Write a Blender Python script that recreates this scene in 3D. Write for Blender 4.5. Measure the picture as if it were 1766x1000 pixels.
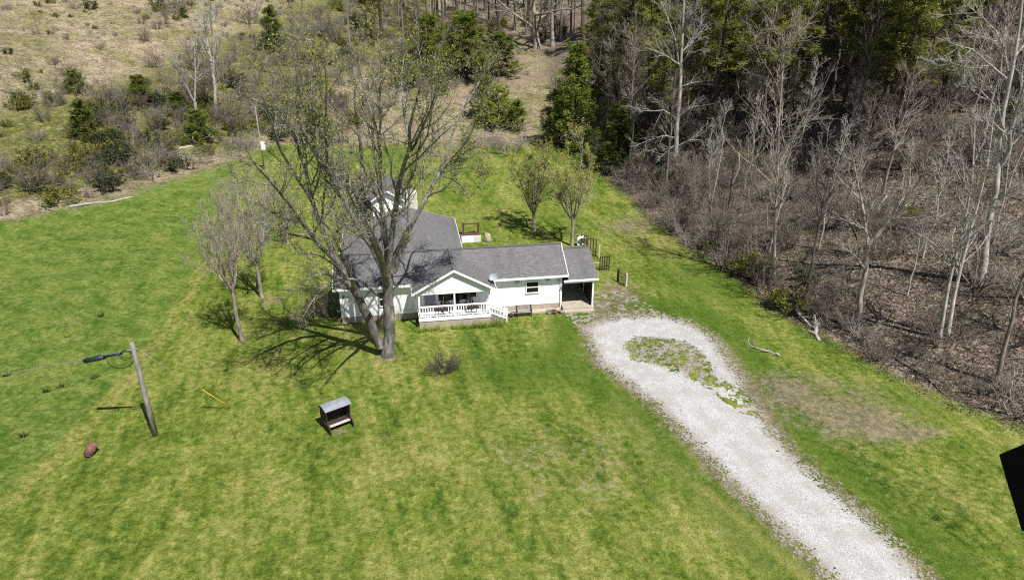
import bpy, math, random
import numpy as np

R = math.radians
scene = bpy.context.scene
for o in list(bpy.data.objects):
    bpy.data.objects.remove(o)

# ------------------------------------------------------------------ camera
PITCH, FPX, CAMH = R(24.5), 1200.0, 24.0
cam_d = bpy.data.cameras.new('camera')
cam_d.sensor_width = 36.0
cam_d.lens = 36.0 * FPX / 1766.0
cam_d.clip_start, cam_d.clip_end = 0.5, 2000.0
cam = bpy.data.objects.new('camera', cam_d)
scene.collection.objects.link(cam)
cam.location = (0, 0, CAMH)
cam.rotation_euler = (math.pi / 2 - PITCH, 0, 0)
scene.camera = cam

# ------------------------------------------------------------------ sky, sun, exposure
SUN_EL, SUN_ROT = R(57), R(144)
world = bpy.data.worlds.new('World')
scene.world = world
world.use_nodes = True
wn = world.node_tree
sky = wn.nodes.new('ShaderNodeTexSky')
sky.sky_type = 'NISHITA'
sky.sun_disc = False
sky.sun_elevation = SUN_EL
sky.sun_rotation = SUN_ROT
bg = wn.nodes['Background']
bg.inputs['Strength'].default_value = 0.05
wn.links.new(sky.outputs[0], bg.inputs['Color'])
sun_d = bpy.data.lights.new('sun', 'SUN')
sun_d.energy = 5.0
sun_d.angle = R(0.5)
sun_d.color = (1.0, 0.955, 0.89)
sun = bpy.data.objects.new('sun', sun_d)
scene.collection.objects.link(sun)
sx, sy, sz = math.sin(SUN_ROT) * math.cos(SUN_EL), math.cos(SUN_ROT) * math.cos(SUN_EL), math.sin(SUN_EL)
from mathutils import Vector, Matrix, Euler
sun.rotation_euler = Vector((sx, sy, sz)).to_track_quat('Z', 'Y').to_euler()
vs = scene.view_settings
vs.view_transform = 'Standard'
vs.look = 'None'
vs.exposure = 0.5
vs.gamma = 1.0
scene.cycles.max_bounces = 5
scene.cycles.diffuse_bounces = 2
scene.cycles.transparent_max_bounces = 4
scene.cycles.use_denoising = False
scene.cycles.filter_width = 1.15
scene.cycles.use_adaptive_sampling = True
scene.cycles.adaptive_threshold = 0.02

# ------------------------------------------------------------------ pixel rays (photo is 1766 x 1000)
SP, CP = math.sin(PITCH), math.cos(PITCH)
def ray(u, v):
    a = (v - 500) / FPX
    return np.array([(u - 883) / FPX, CP - a * SP, -(SP + a * CP)])
def atz(u, v, z=0.0):
    r = ray(u, v); t = (z - CAMH) / r[2]
    return np.array([0, 0, CAMH]) + r * t
def aty(u, v, y):
    r = ray(u, v); return np.array([0, 0, CAMH]) + r * (y / r[1])
def project(p):
    p = np.asarray(p, float); x, y, z = p[..., 0], p[..., 1], p[..., 2] - CAMH
    d = y * CP - z * SP; up = y * SP + z * CP
    return 883 + FPX * x / d, 500 - FPX * up / d

# ------------------------------------------------------------------ noise and polygon helpers
def _hash(ix, iy, seed):
    h = (ix.astype(np.int64) * 374761393 + iy.astype(np.int64) * 668265263 + seed * 1442695041) & 0xffffffff
    h = ((h ^ (h >> 13)) * 1274126177) & 0xffffffff
    return ((h ^ (h >> 16)) & 0xffff) / 65535.0
def vnoise(x, y, scale=1.0, seed=0, octaves=3):
    x = np.asarray(x, float) / scale; y = np.asarray(y, float) / scale
    out = 0; amp = 1; tot = 0
    for o in range(octaves):
        ix, iy = np.floor(x), np.floor(y); fx, fy = x - ix, y - iy
        fx = fx * fx * (3 - 2 * fx); fy = fy * fy * (3 - 2 * fy)
        a = _hash(ix, iy, seed + o); b = _hash(ix + 1, iy, seed + o)
        c = _hash(ix, iy + 1, seed + o); d = _hash(ix + 1, iy + 1, seed + o)
        out = out + amp * ((a * (1 - fx) + b * fx) * (1 - fy) + (c * (1 - fx) + d * fx) * fy)
        tot += amp; amp *= 0.5; x = x * 2.03 + 7.1; y = y * 2.03 + 3.7
    return out / tot
def seg_dist(x, y, ax, ay, bx, by):
    dx, dy = bx - ax, by - ay
    t = np.clip(((x - ax) * dx + (y - ay) * dy) / (dx * dx + dy * dy + 1e-9), 0, 1)
    return np.hypot(x - ax - t * dx, y - ay - t * dy)
def poly_sd(x, y, poly):
    """signed distance to a closed polygon, positive inside"""
    x = np.asarray(x, float); y = np.asarray(y, float)
    d = np.full(x.shape, 1e9); ins = np.zeros(x.shape, bool)
    n = len(poly)
    for i in range(n):
        ax, ay = poly[i][:2]; bx, by = poly[(i + 1) % n][:2]
        d = np.minimum(d, seg_dist(x, y, ax, ay, bx, by))
        if abs(by - ay) > 1e-9:
            c = ((ay > y) != (by > y)) & (x < (bx - ax) * (y - ay) / (by - ay) + ax)
            ins ^= c
    return np.where(ins, d, -d)
def line_sd(x, y, pts):
    """signed distance to an open polyline, positive on its right-hand side"""
    x = np.asarray(x, float); y = np.asarray(y, float)
    best = np.full(x.shape, 1e9); sg = np.ones(x.shape)
    for (ax, ay), (bx, by) in zip(pts[:-1], pts[1:]):
        d = seg_dist(x, y, ax, ay, bx, by)
        s = (bx - ax) * (y - ay) - (by - ay) * (x - ax)
        m = d < best - 1e-6
        best = np.where(m, d, best); sg = np.where(m, np.where(s < 0, 1.0, -1.0), sg)
    return best * sg
def pix_line(pts): return [tuple(atz(u, v)[:2]) for u, v in pts]
def smooth(a, b, x):
    t = np.clip((x - a) / (b - a), 0, 1); return t * t * (3 - 2 * t)

# ------------------------------------------------------------------ terrain
WOOD_EDGE = [(60, -60), (46, 8)] + pix_line([(1900, 800), (1766, 738), (1640, 695), (1560, 658), (1500, 625), (1440, 592),
             (1380, 562), (1330, 535), (1290, 492), (1190, 432), (1130, 388), (1090, 345), (1022, 292), (1000, 262)]) + [(9, 125), (4, 150), (12, 175), (30, 260), (40, 420)]
HILL_EDGE = [(-120, -60), (-95, 20), (-72, 55)] + pix_line([(0, 388), (200, 345), (400, 284)]) + [(-33, 112), (-27, 140), (-20, 170), (-10, 260), (-5, 420)]
def sp(d, w): return 0.5 * (d + np.sqrt(d * d + w * w))
def T(x, y):
    x = np.asarray(x, float); y = np.asarray(y, float)
    dr = line_sd(x, y, WOOD_EDGE)          # positive: to the right of the wood's edge
    dl = -line_sd(x, y, HILL_EDGE)         # positive: up the left hill
    z = 0.40 * sp(dr - 1.0, 2.0) * (1 - 0.15 * smooth(20, 80, dr))
    z = z + 0.235 * sp(dl - 2.0, 6.0)
    z = z + 0.17 * (sp(y - 112, 14.0) - 0.72) + 0.0
    amp = smooth(0, 25, dl) * 1.6 + smooth(0, 18, dr) * 1.3 + smooth(100, 140, y) * 1.2
    z = z + amp * (vnoise(x, y, 17, 3) - 0.5) + (0.12 + amp * 0.18) * (vnoise(x, y, 4.2, 9) - 0.5)
    near = smooth(14, 4, np.abs(seg_dist(x, y, -12, 52, 6, 56)))
    return z - 0.16 - near * (0.12 + amp * 0.18) * (vnoise(x, y, 4.2, 9) - 0.5) * 0.9 + 0.02
def Tz(x, y): return float(T(np.array([x]), np.array([y]))[0])
def at(u, v):
    """the point of the terrain seen at a pixel"""
    r = ray(u, v); t = np.arange(18, 420, 0.25)
    P = np.array([0, 0, CAMH]) + r[None] * t[:, None]
    h = P[:, 2] - T(P[:, 0], P[:, 1])
    i = np.argmax(h < 0) if (h < 0).any() else len(t) - 1
    i = max(i, 1); f = h[i - 1] / (h[i - 1] - h[i] + 1e-9)
    p = P[i - 1] + (P[i] - P[i - 1]) * f
    return np.array([p[0], p[1], Tz(p[0], p[1])])

# ------------------------------------------------------------------ materials
class NT:
    def __init__(s, name):
        s.m = bpy.data.materials.new(name); s.m.use_nodes = True
        s.t = s.m.node_tree; s.b = s.t.nodes['Principled BSDF']; s.out = s.t.nodes['Material Output']
        s.b.inputs['Specular IOR Level'].default_value = 0.25
    def put(s, sock, v):
        if isinstance(v, bpy.types.NodeSocket): s.t.links.new(v, sock)
        elif isinstance(v, (tuple, list)) and len(v) == 3 and sock.type == 'RGBA': sock.default_value = (*v, 1)
        else: sock.default_value = v
    def pos(s): return s.t.nodes.new('ShaderNodeNewGeometry').outputs['Position']
    def objco(s): return s.t.nodes.new('ShaderNodeTexCoord').outputs['Object']
    def rand(s): return s.t.nodes.new('ShaderNodeObjectInfo').outputs['Random']
    def attr(s, name):
        n = s.t.nodes.new('ShaderNodeAttribute'); n.attribute_name = name; return n.outputs['Fac']
    def mapping(s, vec, scale=(1, 1, 1), rot=(0, 0, 0)):
        if any(rot):
            n = s.t.nodes.new('ShaderNodeMapping'); s.put(n.inputs[0], vec); n.inputs['Rotation'].default_value = rot; vec = n.outputs[0]
        n = s.t.nodes.new('ShaderNodeMapping'); s.put(n.inputs[0], vec); n.inputs['Scale'].default_value = scale; return n.outputs[0]
    def noise(s, vec, scale, detail=4, rough=0.55, dist=0.0):
        n = s.t.nodes.new('ShaderNodeTexNoise'); s.put(n.inputs['Vector'], vec)
        n.inputs['Scale'].default_value = scale; n.inputs['Detail'].default_value = detail
        n.inputs['Roughness'].default_value = rough; n.inputs['Distortion'].default_value = dist
        return n.outputs['Fac']
    def voronoi(s, vec, scale, out='Distance'):
        n = s.t.nodes.new('ShaderNodeTexVoronoi'); s.put(n.inputs['Vector'], vec); n.inputs['Scale'].default_value = scale
        return n.outputs[out]
    def math(s, op, a, b=0.0, c=0.0, clamp=False):
        n = s.t.nodes.new('ShaderNodeMath'); n.operation = op; n.use_clamp = clamp
        s.put(n.inputs[0], a); s.put(n.inputs[1], b); s.put(n.inputs[2], c); return n.outputs[0]
    def ss(s, a, b, x):
        n = s.t.nodes.new('ShaderNodeMapRange'); n.interpolation_type = 'SMOOTHSTEP'
        s.put(n.inputs['Value'], x); n.inputs['From Min'].default_value = a; n.inputs['From Max'].default_value = b
        return n.outputs[0]
    def mix(s, f, a, b, mode='MIX'):
        n = s.t.nodes.new('ShaderNodeMix'); n.data_type = 'RGBA'; n.blend_type = mode
        s.put(n.inputs[0], f); s.put(n.inputs[6], a); s.put(n.inputs[7], b); return n.outputs[2]
    def ramp(s, f, stops):
        n = s.t.nodes.new('ShaderNodeValToRGB'); s.put(n.inputs[0], f); e = n.color_ramp.elements
        while len(e) < len(stops): e.new(0.5)
        for k, (p, c) in zip(e, stops): k.position = p; k.color = (*c, 1)
        return n.outputs[0]
    def bump(s, h, strength=0.5, dist=0.02):
        n = s.t.nodes.new('ShaderNodeBump'); n.inputs['Strength'].default_value = strength
        n.inputs['Distance'].default_value = dist; s.put(n.inputs['Height'], h)
        s.t.links.new(n.outputs[0], s.b.inputs['Normal'])
    def color(s, c): s.put(s.b.inputs['Base Color'], c); return s
    def rough(s, r): s.put(s.b.inputs['Roughness'], r); return s
    def leafy(s, col, fac=0.3):
        tr = s.t.nodes.new('ShaderNodeBsdfTranslucent'); s.put(tr.inputs['Color'], col)
        mx = s.t.nodes.new('ShaderNodeMixShader'); mx.inputs[0].default_value = fac
        s.t.links.new(s.b.outputs[0], mx.inputs[1]); s.t.links.new(tr.outputs[0], mx.inputs[2])
        s.t.links.new(mx.outputs[0], s.out.inputs['Surface'])
MATS = {}
def plain(name, c, rough=0.7, var=0.25, scale=3.0, bump=0.0, metal=0.0, stretch=(1, 1, 1)):
    if name in MATS: return MATS[name]
    n = NT(name); co = n.mapping(n.objco(), stretch)
    f = n.noise(co, scale, 6, 0.65)
    lo = tuple(k * (1 - var) for k in c); hi = tuple(min(0.95, k * (1 + var)) for k in c)
    n.color(n.ramp(f, [(0.3, lo), (0.7, hi)])).rough(rough)
    n.b.inputs['Metallic'].default_value = metal
    if bump: n.bump(n.noise(co, scale * 4, 5), bump, 0.02)
    MATS[name] = n.m; return n.m
def bark(name, c1, c2, c3=None):
    n = NT(name); co = n.mapping(n.objco(), (1, 1, 0.25))
    f = n.noise(co, 5.0, 6, 0.7); g = n.noise(n.objco(), 1.1, 3)
    col = n.ramp(f, [(0.32, c1), (0.62, c2)])
    if c3: col = n.mix(n.ss(0.45, 0.62, g), col, c3)
    r = n.math('MULTIPLY_ADD', n.rand(), 0.5, 0.75)
    col = n.mix(1.0, col, n.math('MULTIPLY', r, 1.0), 'MULTIPLY')
    n.color(col).rough(0.9); n.bump(f, 0.6, 0.05)
    MATS[name] = n.m; return n.m
def leaf(name, c1, c2, scale=1.2, fac=0.3):
    n = NT(name); f = n.noise(n.pos(), scale, 3, 0.6)
    col = n.ramp(f, [(0.3, c1), (0.7, c2)])
    r = n.math('MULTIPLY_ADD', n.rand(), 0.5, 0.75)
    col = n.mix(1.0, col, r, 'MULTIPLY')
    n.color(col).rough(0.75); n.leafy(col, fac)
    MATS[name] = n.m; return n.m

bark('bark_grey', (0.085, 0.068, 0.058), (0.28, 0.238, 0.205))
bark('bark_dark', (0.03, 0.025, 0.022), (0.12, 0.10, 0.085))
bark('bark_maple', (0.016, 0.014, 0.012), (0.33, 0.31, 0.29), (0.12, 0.11, 0.10))
bark('bark_pale', (0.20, 0.19, 0.175), (0.52, 0.50, 0.465), (0.33, 0.31, 0.285))
bark('bark_mid', (0.10, 0.083, 0.071), (0.38, 0.332, 0.29))
bark('bark_pine', (0.035, 0.025, 0.02), (0.12, 0.085, 0.065))
bark('bark_brush', (0.07, 0.053, 0.044), (0.23, 0.185, 0.158))
leaf('bud_green', (0.14, 0.16, 0.035), (0.30, 0.31, 0.08))
leaf('willow_leaf', (0.25, 0.27, 0.05), (0.44, 0.44, 0.11))
leaf('pine_needle', (0.10, 0.125, 0.032), (0.37, 0.375, 0.088), 0.45, 0.45)
leaf('cedar_needle', (0.065, 0.10, 0.016), (0.22, 0.255, 0.04), 1.0, 0.3)
leaf('cedar_bright', (0.10, 0.145, 0.022), (0.29, 0.335, 0.055), 1.0, 0.35)
leaf('cedar_dark', (0.018, 0.032, 0.010), (0.055, 0.075, 0.020), 1.5, 0.15)
leaf('bramble_leaf', (0.07, 0.085, 0.015), (0.24, 0.24, 0.045), 1.5, 0.3)
leaf('redbud', (0.11, 0.055, 0.055), (0.22, 0.12, 0.12), 2.0, 0.2)
leaf('lily_leaf', (0.11, 0.19, 0.02), (0.30, 0.38, 0.05), 2.0, 0.3)
leaf('dry_grass', (0.20, 0.16, 0.09), (0.52, 0.45, 0.30), 0.6, 0.25)
leaf('dry_leaf', (0.085, 0.066, 0.052), (0.25, 0.20, 0.165), 3.0, 0.1)
leaf('green_grass', (0.06, 0.105, 0.013), (0.25, 0.25, 0.06), 0.9, 0.3)

plain('white_paint', (0.84, 0.86, 0.88), 0.55, 0.03, 2.0)
plain('concrete', (0.38, 0.335, 0.27), 0.9, 0.18, 2.5, 0.2)
plain('stone_white', (0.62, 0.58, 0.53), 0.9, 0.2, 6.0, 0.4)
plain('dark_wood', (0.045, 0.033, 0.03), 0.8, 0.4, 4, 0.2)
plain('brown_wood', (0.10, 0.06, 0.045), 0.85, 0.4, 4, 0.3)
plain('grey_wood', (0.25, 0.235, 0.215), 0.9, 0.6, 9, 0.9, stretch=(1, 1, 0.15))
plain('pale_wood', (0.48, 0.44, 0.37), 0.85, 0.25, 5, 0.3)
plain('black_rubber', (0.012, 0.013, 0.014), 0.5, 0.2, 4)
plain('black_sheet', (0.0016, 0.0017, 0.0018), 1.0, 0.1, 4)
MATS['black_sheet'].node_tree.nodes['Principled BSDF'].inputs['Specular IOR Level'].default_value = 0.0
plain('case_plastic', (0.02, 0.03, 0.04), 0.45, 0.2, 4)
plain('yellow_plastic', (0.75, 0.42, 0.03), 0.5, 0.06, 4)
plain('wire_steel', (0.33, 0.34, 0.34), 0.5, 0.1, 4, metal=0.5)
plain('rust', (0.17, 0.088, 0.075), 0.85, 0.4, 5, 0.3)
plain('sheet_metal', (0.55, 0.60, 0.68), 0.38, 0.22, 3.0, 0.05, metal=0.65)
plain('grey_board', (0.45, 0.43, 0.41), 0.8, 0.15, 4, 0.2)
plain('dark_glass', (0.012, 0.014, 0.017), 0.08, 0.2, 2)
plain('dish_mesh', (0.028, 0.036, 0.046), 0.7, 0.25, 2.0)
plain('dish_grey', (0.33, 0.37, 0.44), 0.5, 0.1, 2)
plain('porch_door', (0.30, 0.28, 0.36), 0.6, 0.1, 2)
plain('curtain', (0.55, 0.50, 0.36), 0.8, 0.1, 3)
plain('planter', (0.055, 0.035, 0.03), 0.8, 0.3, 5)
plain('terracotta', (0.25, 0.12, 0.08), 0.8, 0.2, 5)
plain('pot_grey', (0.38, 0.36, 0.35), 0.8, 0.25, 5)

def shingle_mat():
    n = NT('shingles'); p = n.objco()
    f = n.noise(n.mapping(p, (2.2, 7.0, 7.0)), 1.6, 3, 0.7)
    g = n.noise(p, 0.7, 4); st = n.noise(n.mapping(p, (0.9, 0.12, 0.12)), 1.1, 3)
    br = n.t.nodes.new('ShaderNodeTexBrick')
    n.put(br.inputs['Vector'], n.mapping(n.attr3('rco'), (1, 1, 1)))
    br.inputs['Scale'].default_value = 1.0; br.inputs['Brick Width'].default_value = 0.3
    br.inputs['Row Height'].default_value = 0.145; br.inputs['Mortar Size'].default_value = 0.012
    br.inputs['Color1'].default_value = (0.105, 0.104, 0.108, 1); br.inputs['Color2'].default_value = (0.185, 0.182, 0.188, 1)
    br.inputs['Mortar'].default_value = (0.075, 0.073, 0.078, 1); br.inputs['Bias'].default_value = -0.2
    col = n.mix(0.55, br.outputs['Color'], n.ramp(f, [(0.35, (0.085, 0.084, 0.086)), (0.65, (0.215, 0.211, 0.217))]))
    col = n.mix(n.math('MULTIPLY', n.ss(0.5, 0.75, st), 0.5), col, (0.085, 0.082, 0.086))
    col = n.mix(n.math('MULTIPLY', n.ss(0.52, 0.7, g), 0.35), col, (0.16, 0.152, 0.15))
    n.color(col).rough(0.92); n.bump(br.outputs['Fac'], 0.4, -0.01)
    MATS['shingles'] = n.m
def attr3(s, name):
    n = s.t.nodes.new('ShaderNodeAttribute'); n.attribute_name = name; return n.outputs['Vector']
NT.attr3 = attr3
shingle_mat()
def siding_mat():
    n = NT('siding'); p = n.objco()
    sep = n.t.nodes.new('ShaderNodeSeparateXYZ'); n.put(sep.inputs[0], p)
    w = n.math('FRACT', n.math('MULTIPLY', sep.outputs[2], 6.6))
    f = n.noise(n.mapping(p, (0.6, 0.6, 3)), 1.5, 5)
    n.color(n.ramp(f, [(0.3, (0.83, 0.85, 0.87)), (0.6, (0.88, 0.89, 0.90))])).rough(0.5); n.bump(w, 0.35, 0.012)
    MATS['siding'] = n.m
siding_mat()
def gravel_mat():
    n = NT('gravel'); p = n.pos()
    v = n.voronoi(p, 34.0, 'Color'); f = n.noise(p, 0.9, 5, 0.65); q = n.noise(p, 9.0, 4, 0.75); d = n.voronoi(p, 34.0)
    sepn = n.t.nodes.new('ShaderNodeSeparateColor'); n.put(sepn.inputs[0], v)
    c = n.ramp(n.math('ADD', n.math('MULTIPLY', sepn.outputs[0], 0.5), n.math('MULTIPLY', q, 0.5)), [(0.2, (0.15, 0.14, 0.13)), (0.4, (0.36, 0.357, 0.36)), (0.7, (0.57, 0.57, 0.578))])
    c = n.mix(n.math('MULTIPLY', n.ss(0.40, 0.62, f), 0.6), c, (0.34, 0.315, 0.29))
    c = n.mix(n.math('MULTIPLY', n.ss(0.35, 0.9, n.math('ADD', n.attr('track'), n.math('MULTIPLY', n.math('SUBTRACT', q, 0.5), 1.6))), 0.28), c, (0.50, 0.485, 0.475))
    c = n.mix(n.math('MULTIPLY', n.ss(0.8, 0.0, n.math('ADD', n.attr('edge'), n.math('MULTIPLY', n.math('SUBTRACT', q, 0.5), 1.6))), 0.7), c, (0.21, 0.185, 0.135))
    n.color(c).rough(0.95); n.bump(n.math('ADD', d, q), 0.6, 0.03)
    MATS['gravel'] = n.m
gravel_mat()

def ground_mat():
    n = NT('ground'); p = n.pos()
    big = n.noise(p, 0.13, 3, 0.55, 0.5); mid = n.noise(p, 0.5, 5, 0.65, 0.5); fine = n.noise(p, 2.6, 5, 0.72, 0.3); vf = n.noise(p, 11.0, 3, 0.8)
    s1 = n.noise(n.mapping(p, (0.9, 0.085, 1), (0, 0, R(4))), 1.0, 4, 0.6, 0.2)      # mower passes up the yard
    s2 = n.noise(n.mapping(p, (0.75, 0.07, 1), (0, 0, R(-21))), 1.0, 4, 0.6, 0.2)    # and along the drive
    s3 = n.noise(n.mapping(p, (0.35, 1.3, 1), (0, 0, R(25))), 1.0, 4, 0.65, 0.6)
    mixv = n.math('ADD', n.math('ADD', n.math('MULTIPLY', mid, 0.26), n.math('MULTIPLY', s3, 0.18)), n.math('ADD', n.math('MULTIPLY', s1, 0.28), n.math('MULTIPLY', s2, 0.28)))
    mixv = n.math('ADD', mixv, n.math('MULTIPLY', n.math('SUBTRACT', big, 0.5), 0.25))
    s4 = n.noise(n.mapping(p, (2.1, 0.10, 1), (0, 0, R(-17))), 1.0, 3, 0.55, 0.15)
    mixv = n.math('ADD', mixv, n.math('MULTIPLY', n.math('SUBTRACT', s4, 0.5), 0.22))
    mixv = n.math('ADD', mixv, n.math('MULTIPLY', n.math('SUBTRACT', fine, 0.5), 0.42))
    lawn = n.ramp(mixv, [(0.33, (0.036, 0.074, 0.009)), (0.425, (0.086, 0.132, 0.016)), (0.505, (0.142, 0.182, 0.031)), (0.585, (0.215, 0.230, 0.058)), (0.695, (0.32, 0.300, 0.115))])
    lu = n.math('ADD', n.math('ADD', n.math('MULTIPLY', mid, 0.4), n.math('MULTIPLY', s3, 0.25)), n.math('ADD', n.math('MULTIPLY', s2, 0.15), n.math('MULTIPLY', fine, 0.3)))
    lush = n.ramp(lu, [(0.38, (0.034, 0.078, 0.010)), (0.5, (0.078, 0.135, 0.018)), (0.63, (0.175, 0.215, 0.05))])
    sv = n.math('ADD', n.math('MULTIPLY', fine, 0.55), n.math('MULTIPLY', mid, 0.45))
    straw = n.ramp(sv, [(0.36, (0.075, 0.062, 0.036)), (0.47, (0.20, 0.165, 0.11)), (0.60, (0.40, 0.345, 0.25))])
    hillgreen = n.ramp(sv, [(0.36, (0.038, 0.048, 0.013)), (0.49, (0.105, 0.110, 0.030)), (0.63, (0.27, 0.235, 0.11))])
    mead = n.mix(n.ss(0.44, 0.62, n.math('ADD', n.math('MULTIPLY', big, 0.35), n.math('ADD', n.math('MULTIPLY', mid, 0.25), n.math('MULTIPLY', n.noise(p, 1.3, 5, 0.75), 0.4)))), straw, hillgreen)
    mead = n.mix(n.ss(0.40, 0.85, n.math('ADD', n.attr('hillgreen'), n.math('MULTIPLY', n.math('SUBTRACT', sv, 0.5), 1.6))), mead, hillgreen)
    vor = n.voronoi(p, 7.0, 'Color'); sp_ = n.t.nodes.new('ShaderNodeSeparateColor'); n.put(sp_.inputs[0], vor)
    litter = n.ramp(n.math('ADD', n.math('MULTIPLY', sp_.outputs[0], 0.45), n.math('MULTIPLY', fine, 0.55)),
                    [(0.2, (0.036, 0.027, 0.020)), (0.45, (0.105, 0.080, 0.061)), (0.62, (0.205, 0.165, 0.130)), (0.8, (0.36, 0.31, 0.255))])
    litter = n.mix(n.math('MULTIPLY', n.ss(0.52, 0.68, big), 0.5), litter, (0.070, 0.062, 0.022))
    dirt = n.ramp(sv, [(0.3, (0.115, 0.082, 0.062)), (0.52, (0.20, 0.155, 0.122)), (0.7, (0.32, 0.26, 0.20))])
    def edge(name, amt=0.9, w=0.16):
        e = n.math('ADD', n.attr(name), n.math('MULTIPLY', n.math('SUBTRACT', n.math('ADD', n.math('MULTIPLY', mid, 0.4), n.math('MULTIPLY', fine, 0.6)), 0.5), amt))
        return n.ss(0.5 - w, 0.5 + w, e)
    col = n.mix(edge('lush', 0.5, 0.25), lawn, lush)
    col = n.mix(n.math('MULTIPLY', edge('green', 1.4, 0.35), 0.7), col, (0.060, 0.118, 0.012))
    col = n.mix(n.math('MULTIPLY', edge('dry', 1.4, 0.28), 0.7), col, (0.27, 0.25, 0.085))
    col = n.mix(n.math('MULTIPLY', n.attr('mowline'), 0.75), col, (0.26, 0.25, 0.075))
    col = n.mix(edge('meadow', 1.1), col, mead)
    col = n.mix(n.math('MULTIPLY', edge('bare', 2.6, 0.34), 0.72), col, dirt)
    col = n.mix(edge('litter', 1.1), col, litter)
    v = n.math('ADD', n.math('MULTIPLY', fine, 0.8), n.math('MULTIPLY', vf, 1.2))
    col = n.mix(1.0, col, n.math('MAXIMUM', n.math('SUBTRACT', n.math('MULTIPLY', v, 1.7), 0.62), 0.28), 'MULTIPLY')
    n.color(col).rough(0.95); n.bump(n.math('ADD', n.math('MULTIPLY', fine, 0.8), vf), 0.9, 0.14)
    n.b.inputs['Specular IOR Level'].default_value = 0.1
    return n.m
MATS['ground'] = ground_mat()

# ------------------------------------------------------------------ mesh helpers
COL = scene.collection
def mesh_np(name, verts, faces, mats, smooth_=False, midx=None):
    """faces: list of integer arrays, each (n,3) or (n,4)"""
    me = bpy.data.meshes.new(name)
    verts = np.asarray(verts, np.float32).reshape(-1, 3)
    faces = [np.asarray(f, np.int32) for f in faces if len(f)]
    me.vertices.add(len(verts)); me.vertices.foreach_set('co', verts.ravel())
    if faces:
        loops = np.concatenate([f.ravel() for f in faces])
        sizes = np.concatenate([np.full(len(f), f.shape[1], np.int32) for f in faces])
        starts = np.concatenate([[0], np.cumsum(sizes)[:-1]]).astype(np.int32)
        me.loops.add(len(loops)); me.loops.foreach_set('vertex_index', loops)
        me.polygons.add(len(sizes)); me.polygons.foreach_set('loop_start', starts)
        try: me.polygons.foreach_set('loop_total', sizes)
        except Exception: pass
        if smooth_: me.polygons.foreach_set('use_smooth', np.ones(len(sizes), bool))
        if midx is not None: me.polygons.foreach_set('material_index', np.asarray(midx, np.int32))
    me.update(calc_edges=True); me.validate()
    for m in (mats if isinstance(mats, (list, tuple)) else [mats]): me.materials.append(MATS[m] if isinstance(m, str) else m)
    return me
def link(name, me, parent=None, loc=None):
    o = bpy.data.objects.new(name, me); COL.objects.link(o)
    if parent is not None: o.parent = parent
    if loc is not None: o.location = loc
    return o
def tag(o, label=None, cat=None, group=None, kind=None):
    if label: o['label'] = label
    if cat: o['category'] = cat
    if group: o['group'] = group
    if kind: o['kind'] = kind
    return o
def empty(name, loc, rz=0.0, label=None, cat=None, group=None):
    e = bpy.data.objects.new(name, None); COL.objects.link(e)
    e.location = tuple(float(k) for k in loc); e.rotation_euler = (0, 0, rz); e.empty_display_size = 0.3
    return tag(e, label, cat, group)
class MB:
    def __init__(s): s.v = []; s.f = []
    def add(s, vs, fs):
        k = len(s.v); s.v += [tuple(map(float, p)) for p in vs]; s.f += [tuple(i + k for i in f) for f in fs]; return s
    def box(s, x0, x1, y0, y1, z0, z1, M=None):
        vs = [(x, y, z) for z in (z0, z1) for y in (y0, y1) for x in (x0, x1)]
        if M is not None: vs = [tuple(M @ Vector(p)) for p in vs]
        return s.add(vs, [(0, 2, 3, 1), (4, 5, 7, 6), (0, 1, 5, 4), (2, 6, 7, 3), (0, 4, 6, 2), (1, 3, 7, 5)])
    def slab(s, quad, th):
        """a flat quad given a thickness downwards"""
        q = [Vector(p) for p in quad]; nrm = (q[1] - q[0]).cross(q[3] - q[0]).normalized()
        if nrm.z < 0: nrm = -nrm
        b = [p - nrm * th for p in q]; n = len(q)
        fs = [tuple(range(n)), tuple(range(2 * n - 1, n - 1, -1))] + [(i, n + i, n + (i + 1) % n, (i + 1) % n) for i in range(n)]
        return s.add([tuple(p) for p in q + b], fs)
    def prism(s, poly, axis, a0, a1):
        """2-D polygon pulled along x ('x': poly is (y,z)), y ('y': poly is (x,z)) or z"""
        mk = {'x': lambda p, a: (a, p[0], p[1]), 'y': lambda p, a: (p[0], a, p[1]), 'z': lambda p, a: (p[0], p[1], a)}[axis]
        n = len(poly); vs = [mk(p, a0) for p in poly] + [mk(p, a1) for p in poly]
        return s.add(vs, [tuple(range(n)), tuple(range(2 * n - 1, n - 1, -1))] + [(i, n + i, n + (i + 1) % n, (i + 1) % n) for i in range(n)])
    def tube(s, pts, radii, sides=8, cap=True):
        pts = np.asarray(pts, float); radii = np.broadcast_to(np.asarray(radii, float), (len(pts),))
        v, f = tubes(pts[None], radii[None], sides); k = len(s.v)
        s.v += [tuple(p) for p in v]; s.f += [tuple(int(i) + k for i in q) for q in f]
        if cap:
            s.f.append(tuple(k + i for i in range(sides))[::-1]); m = k + (len(pts) - 1) * sides
            s.f.append(tuple(m + i for i in range(sides)))
        return s
    def build(s, name, mat, parent=None, smooth_=False, loc=None, rot=None):
        me = bpy.data.meshes.new(name); me.from_pydata(s.v, [], s.f); me.update()
        import bmesh
        bm = bmesh.new(); bm.from_mesh(me); bmesh.ops.recalc_face_normals(bm, faces=bm.faces); bm.to_mesh(me); bm.free()
        if smooth_: me.polygons.foreach_set('use_smooth', [True] * len(me.polygons))
        me.materials.append(MATS[mat]); o = link(name, me, parent, loc)
        if rot: o.rotation_euler = rot
        return o
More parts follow.
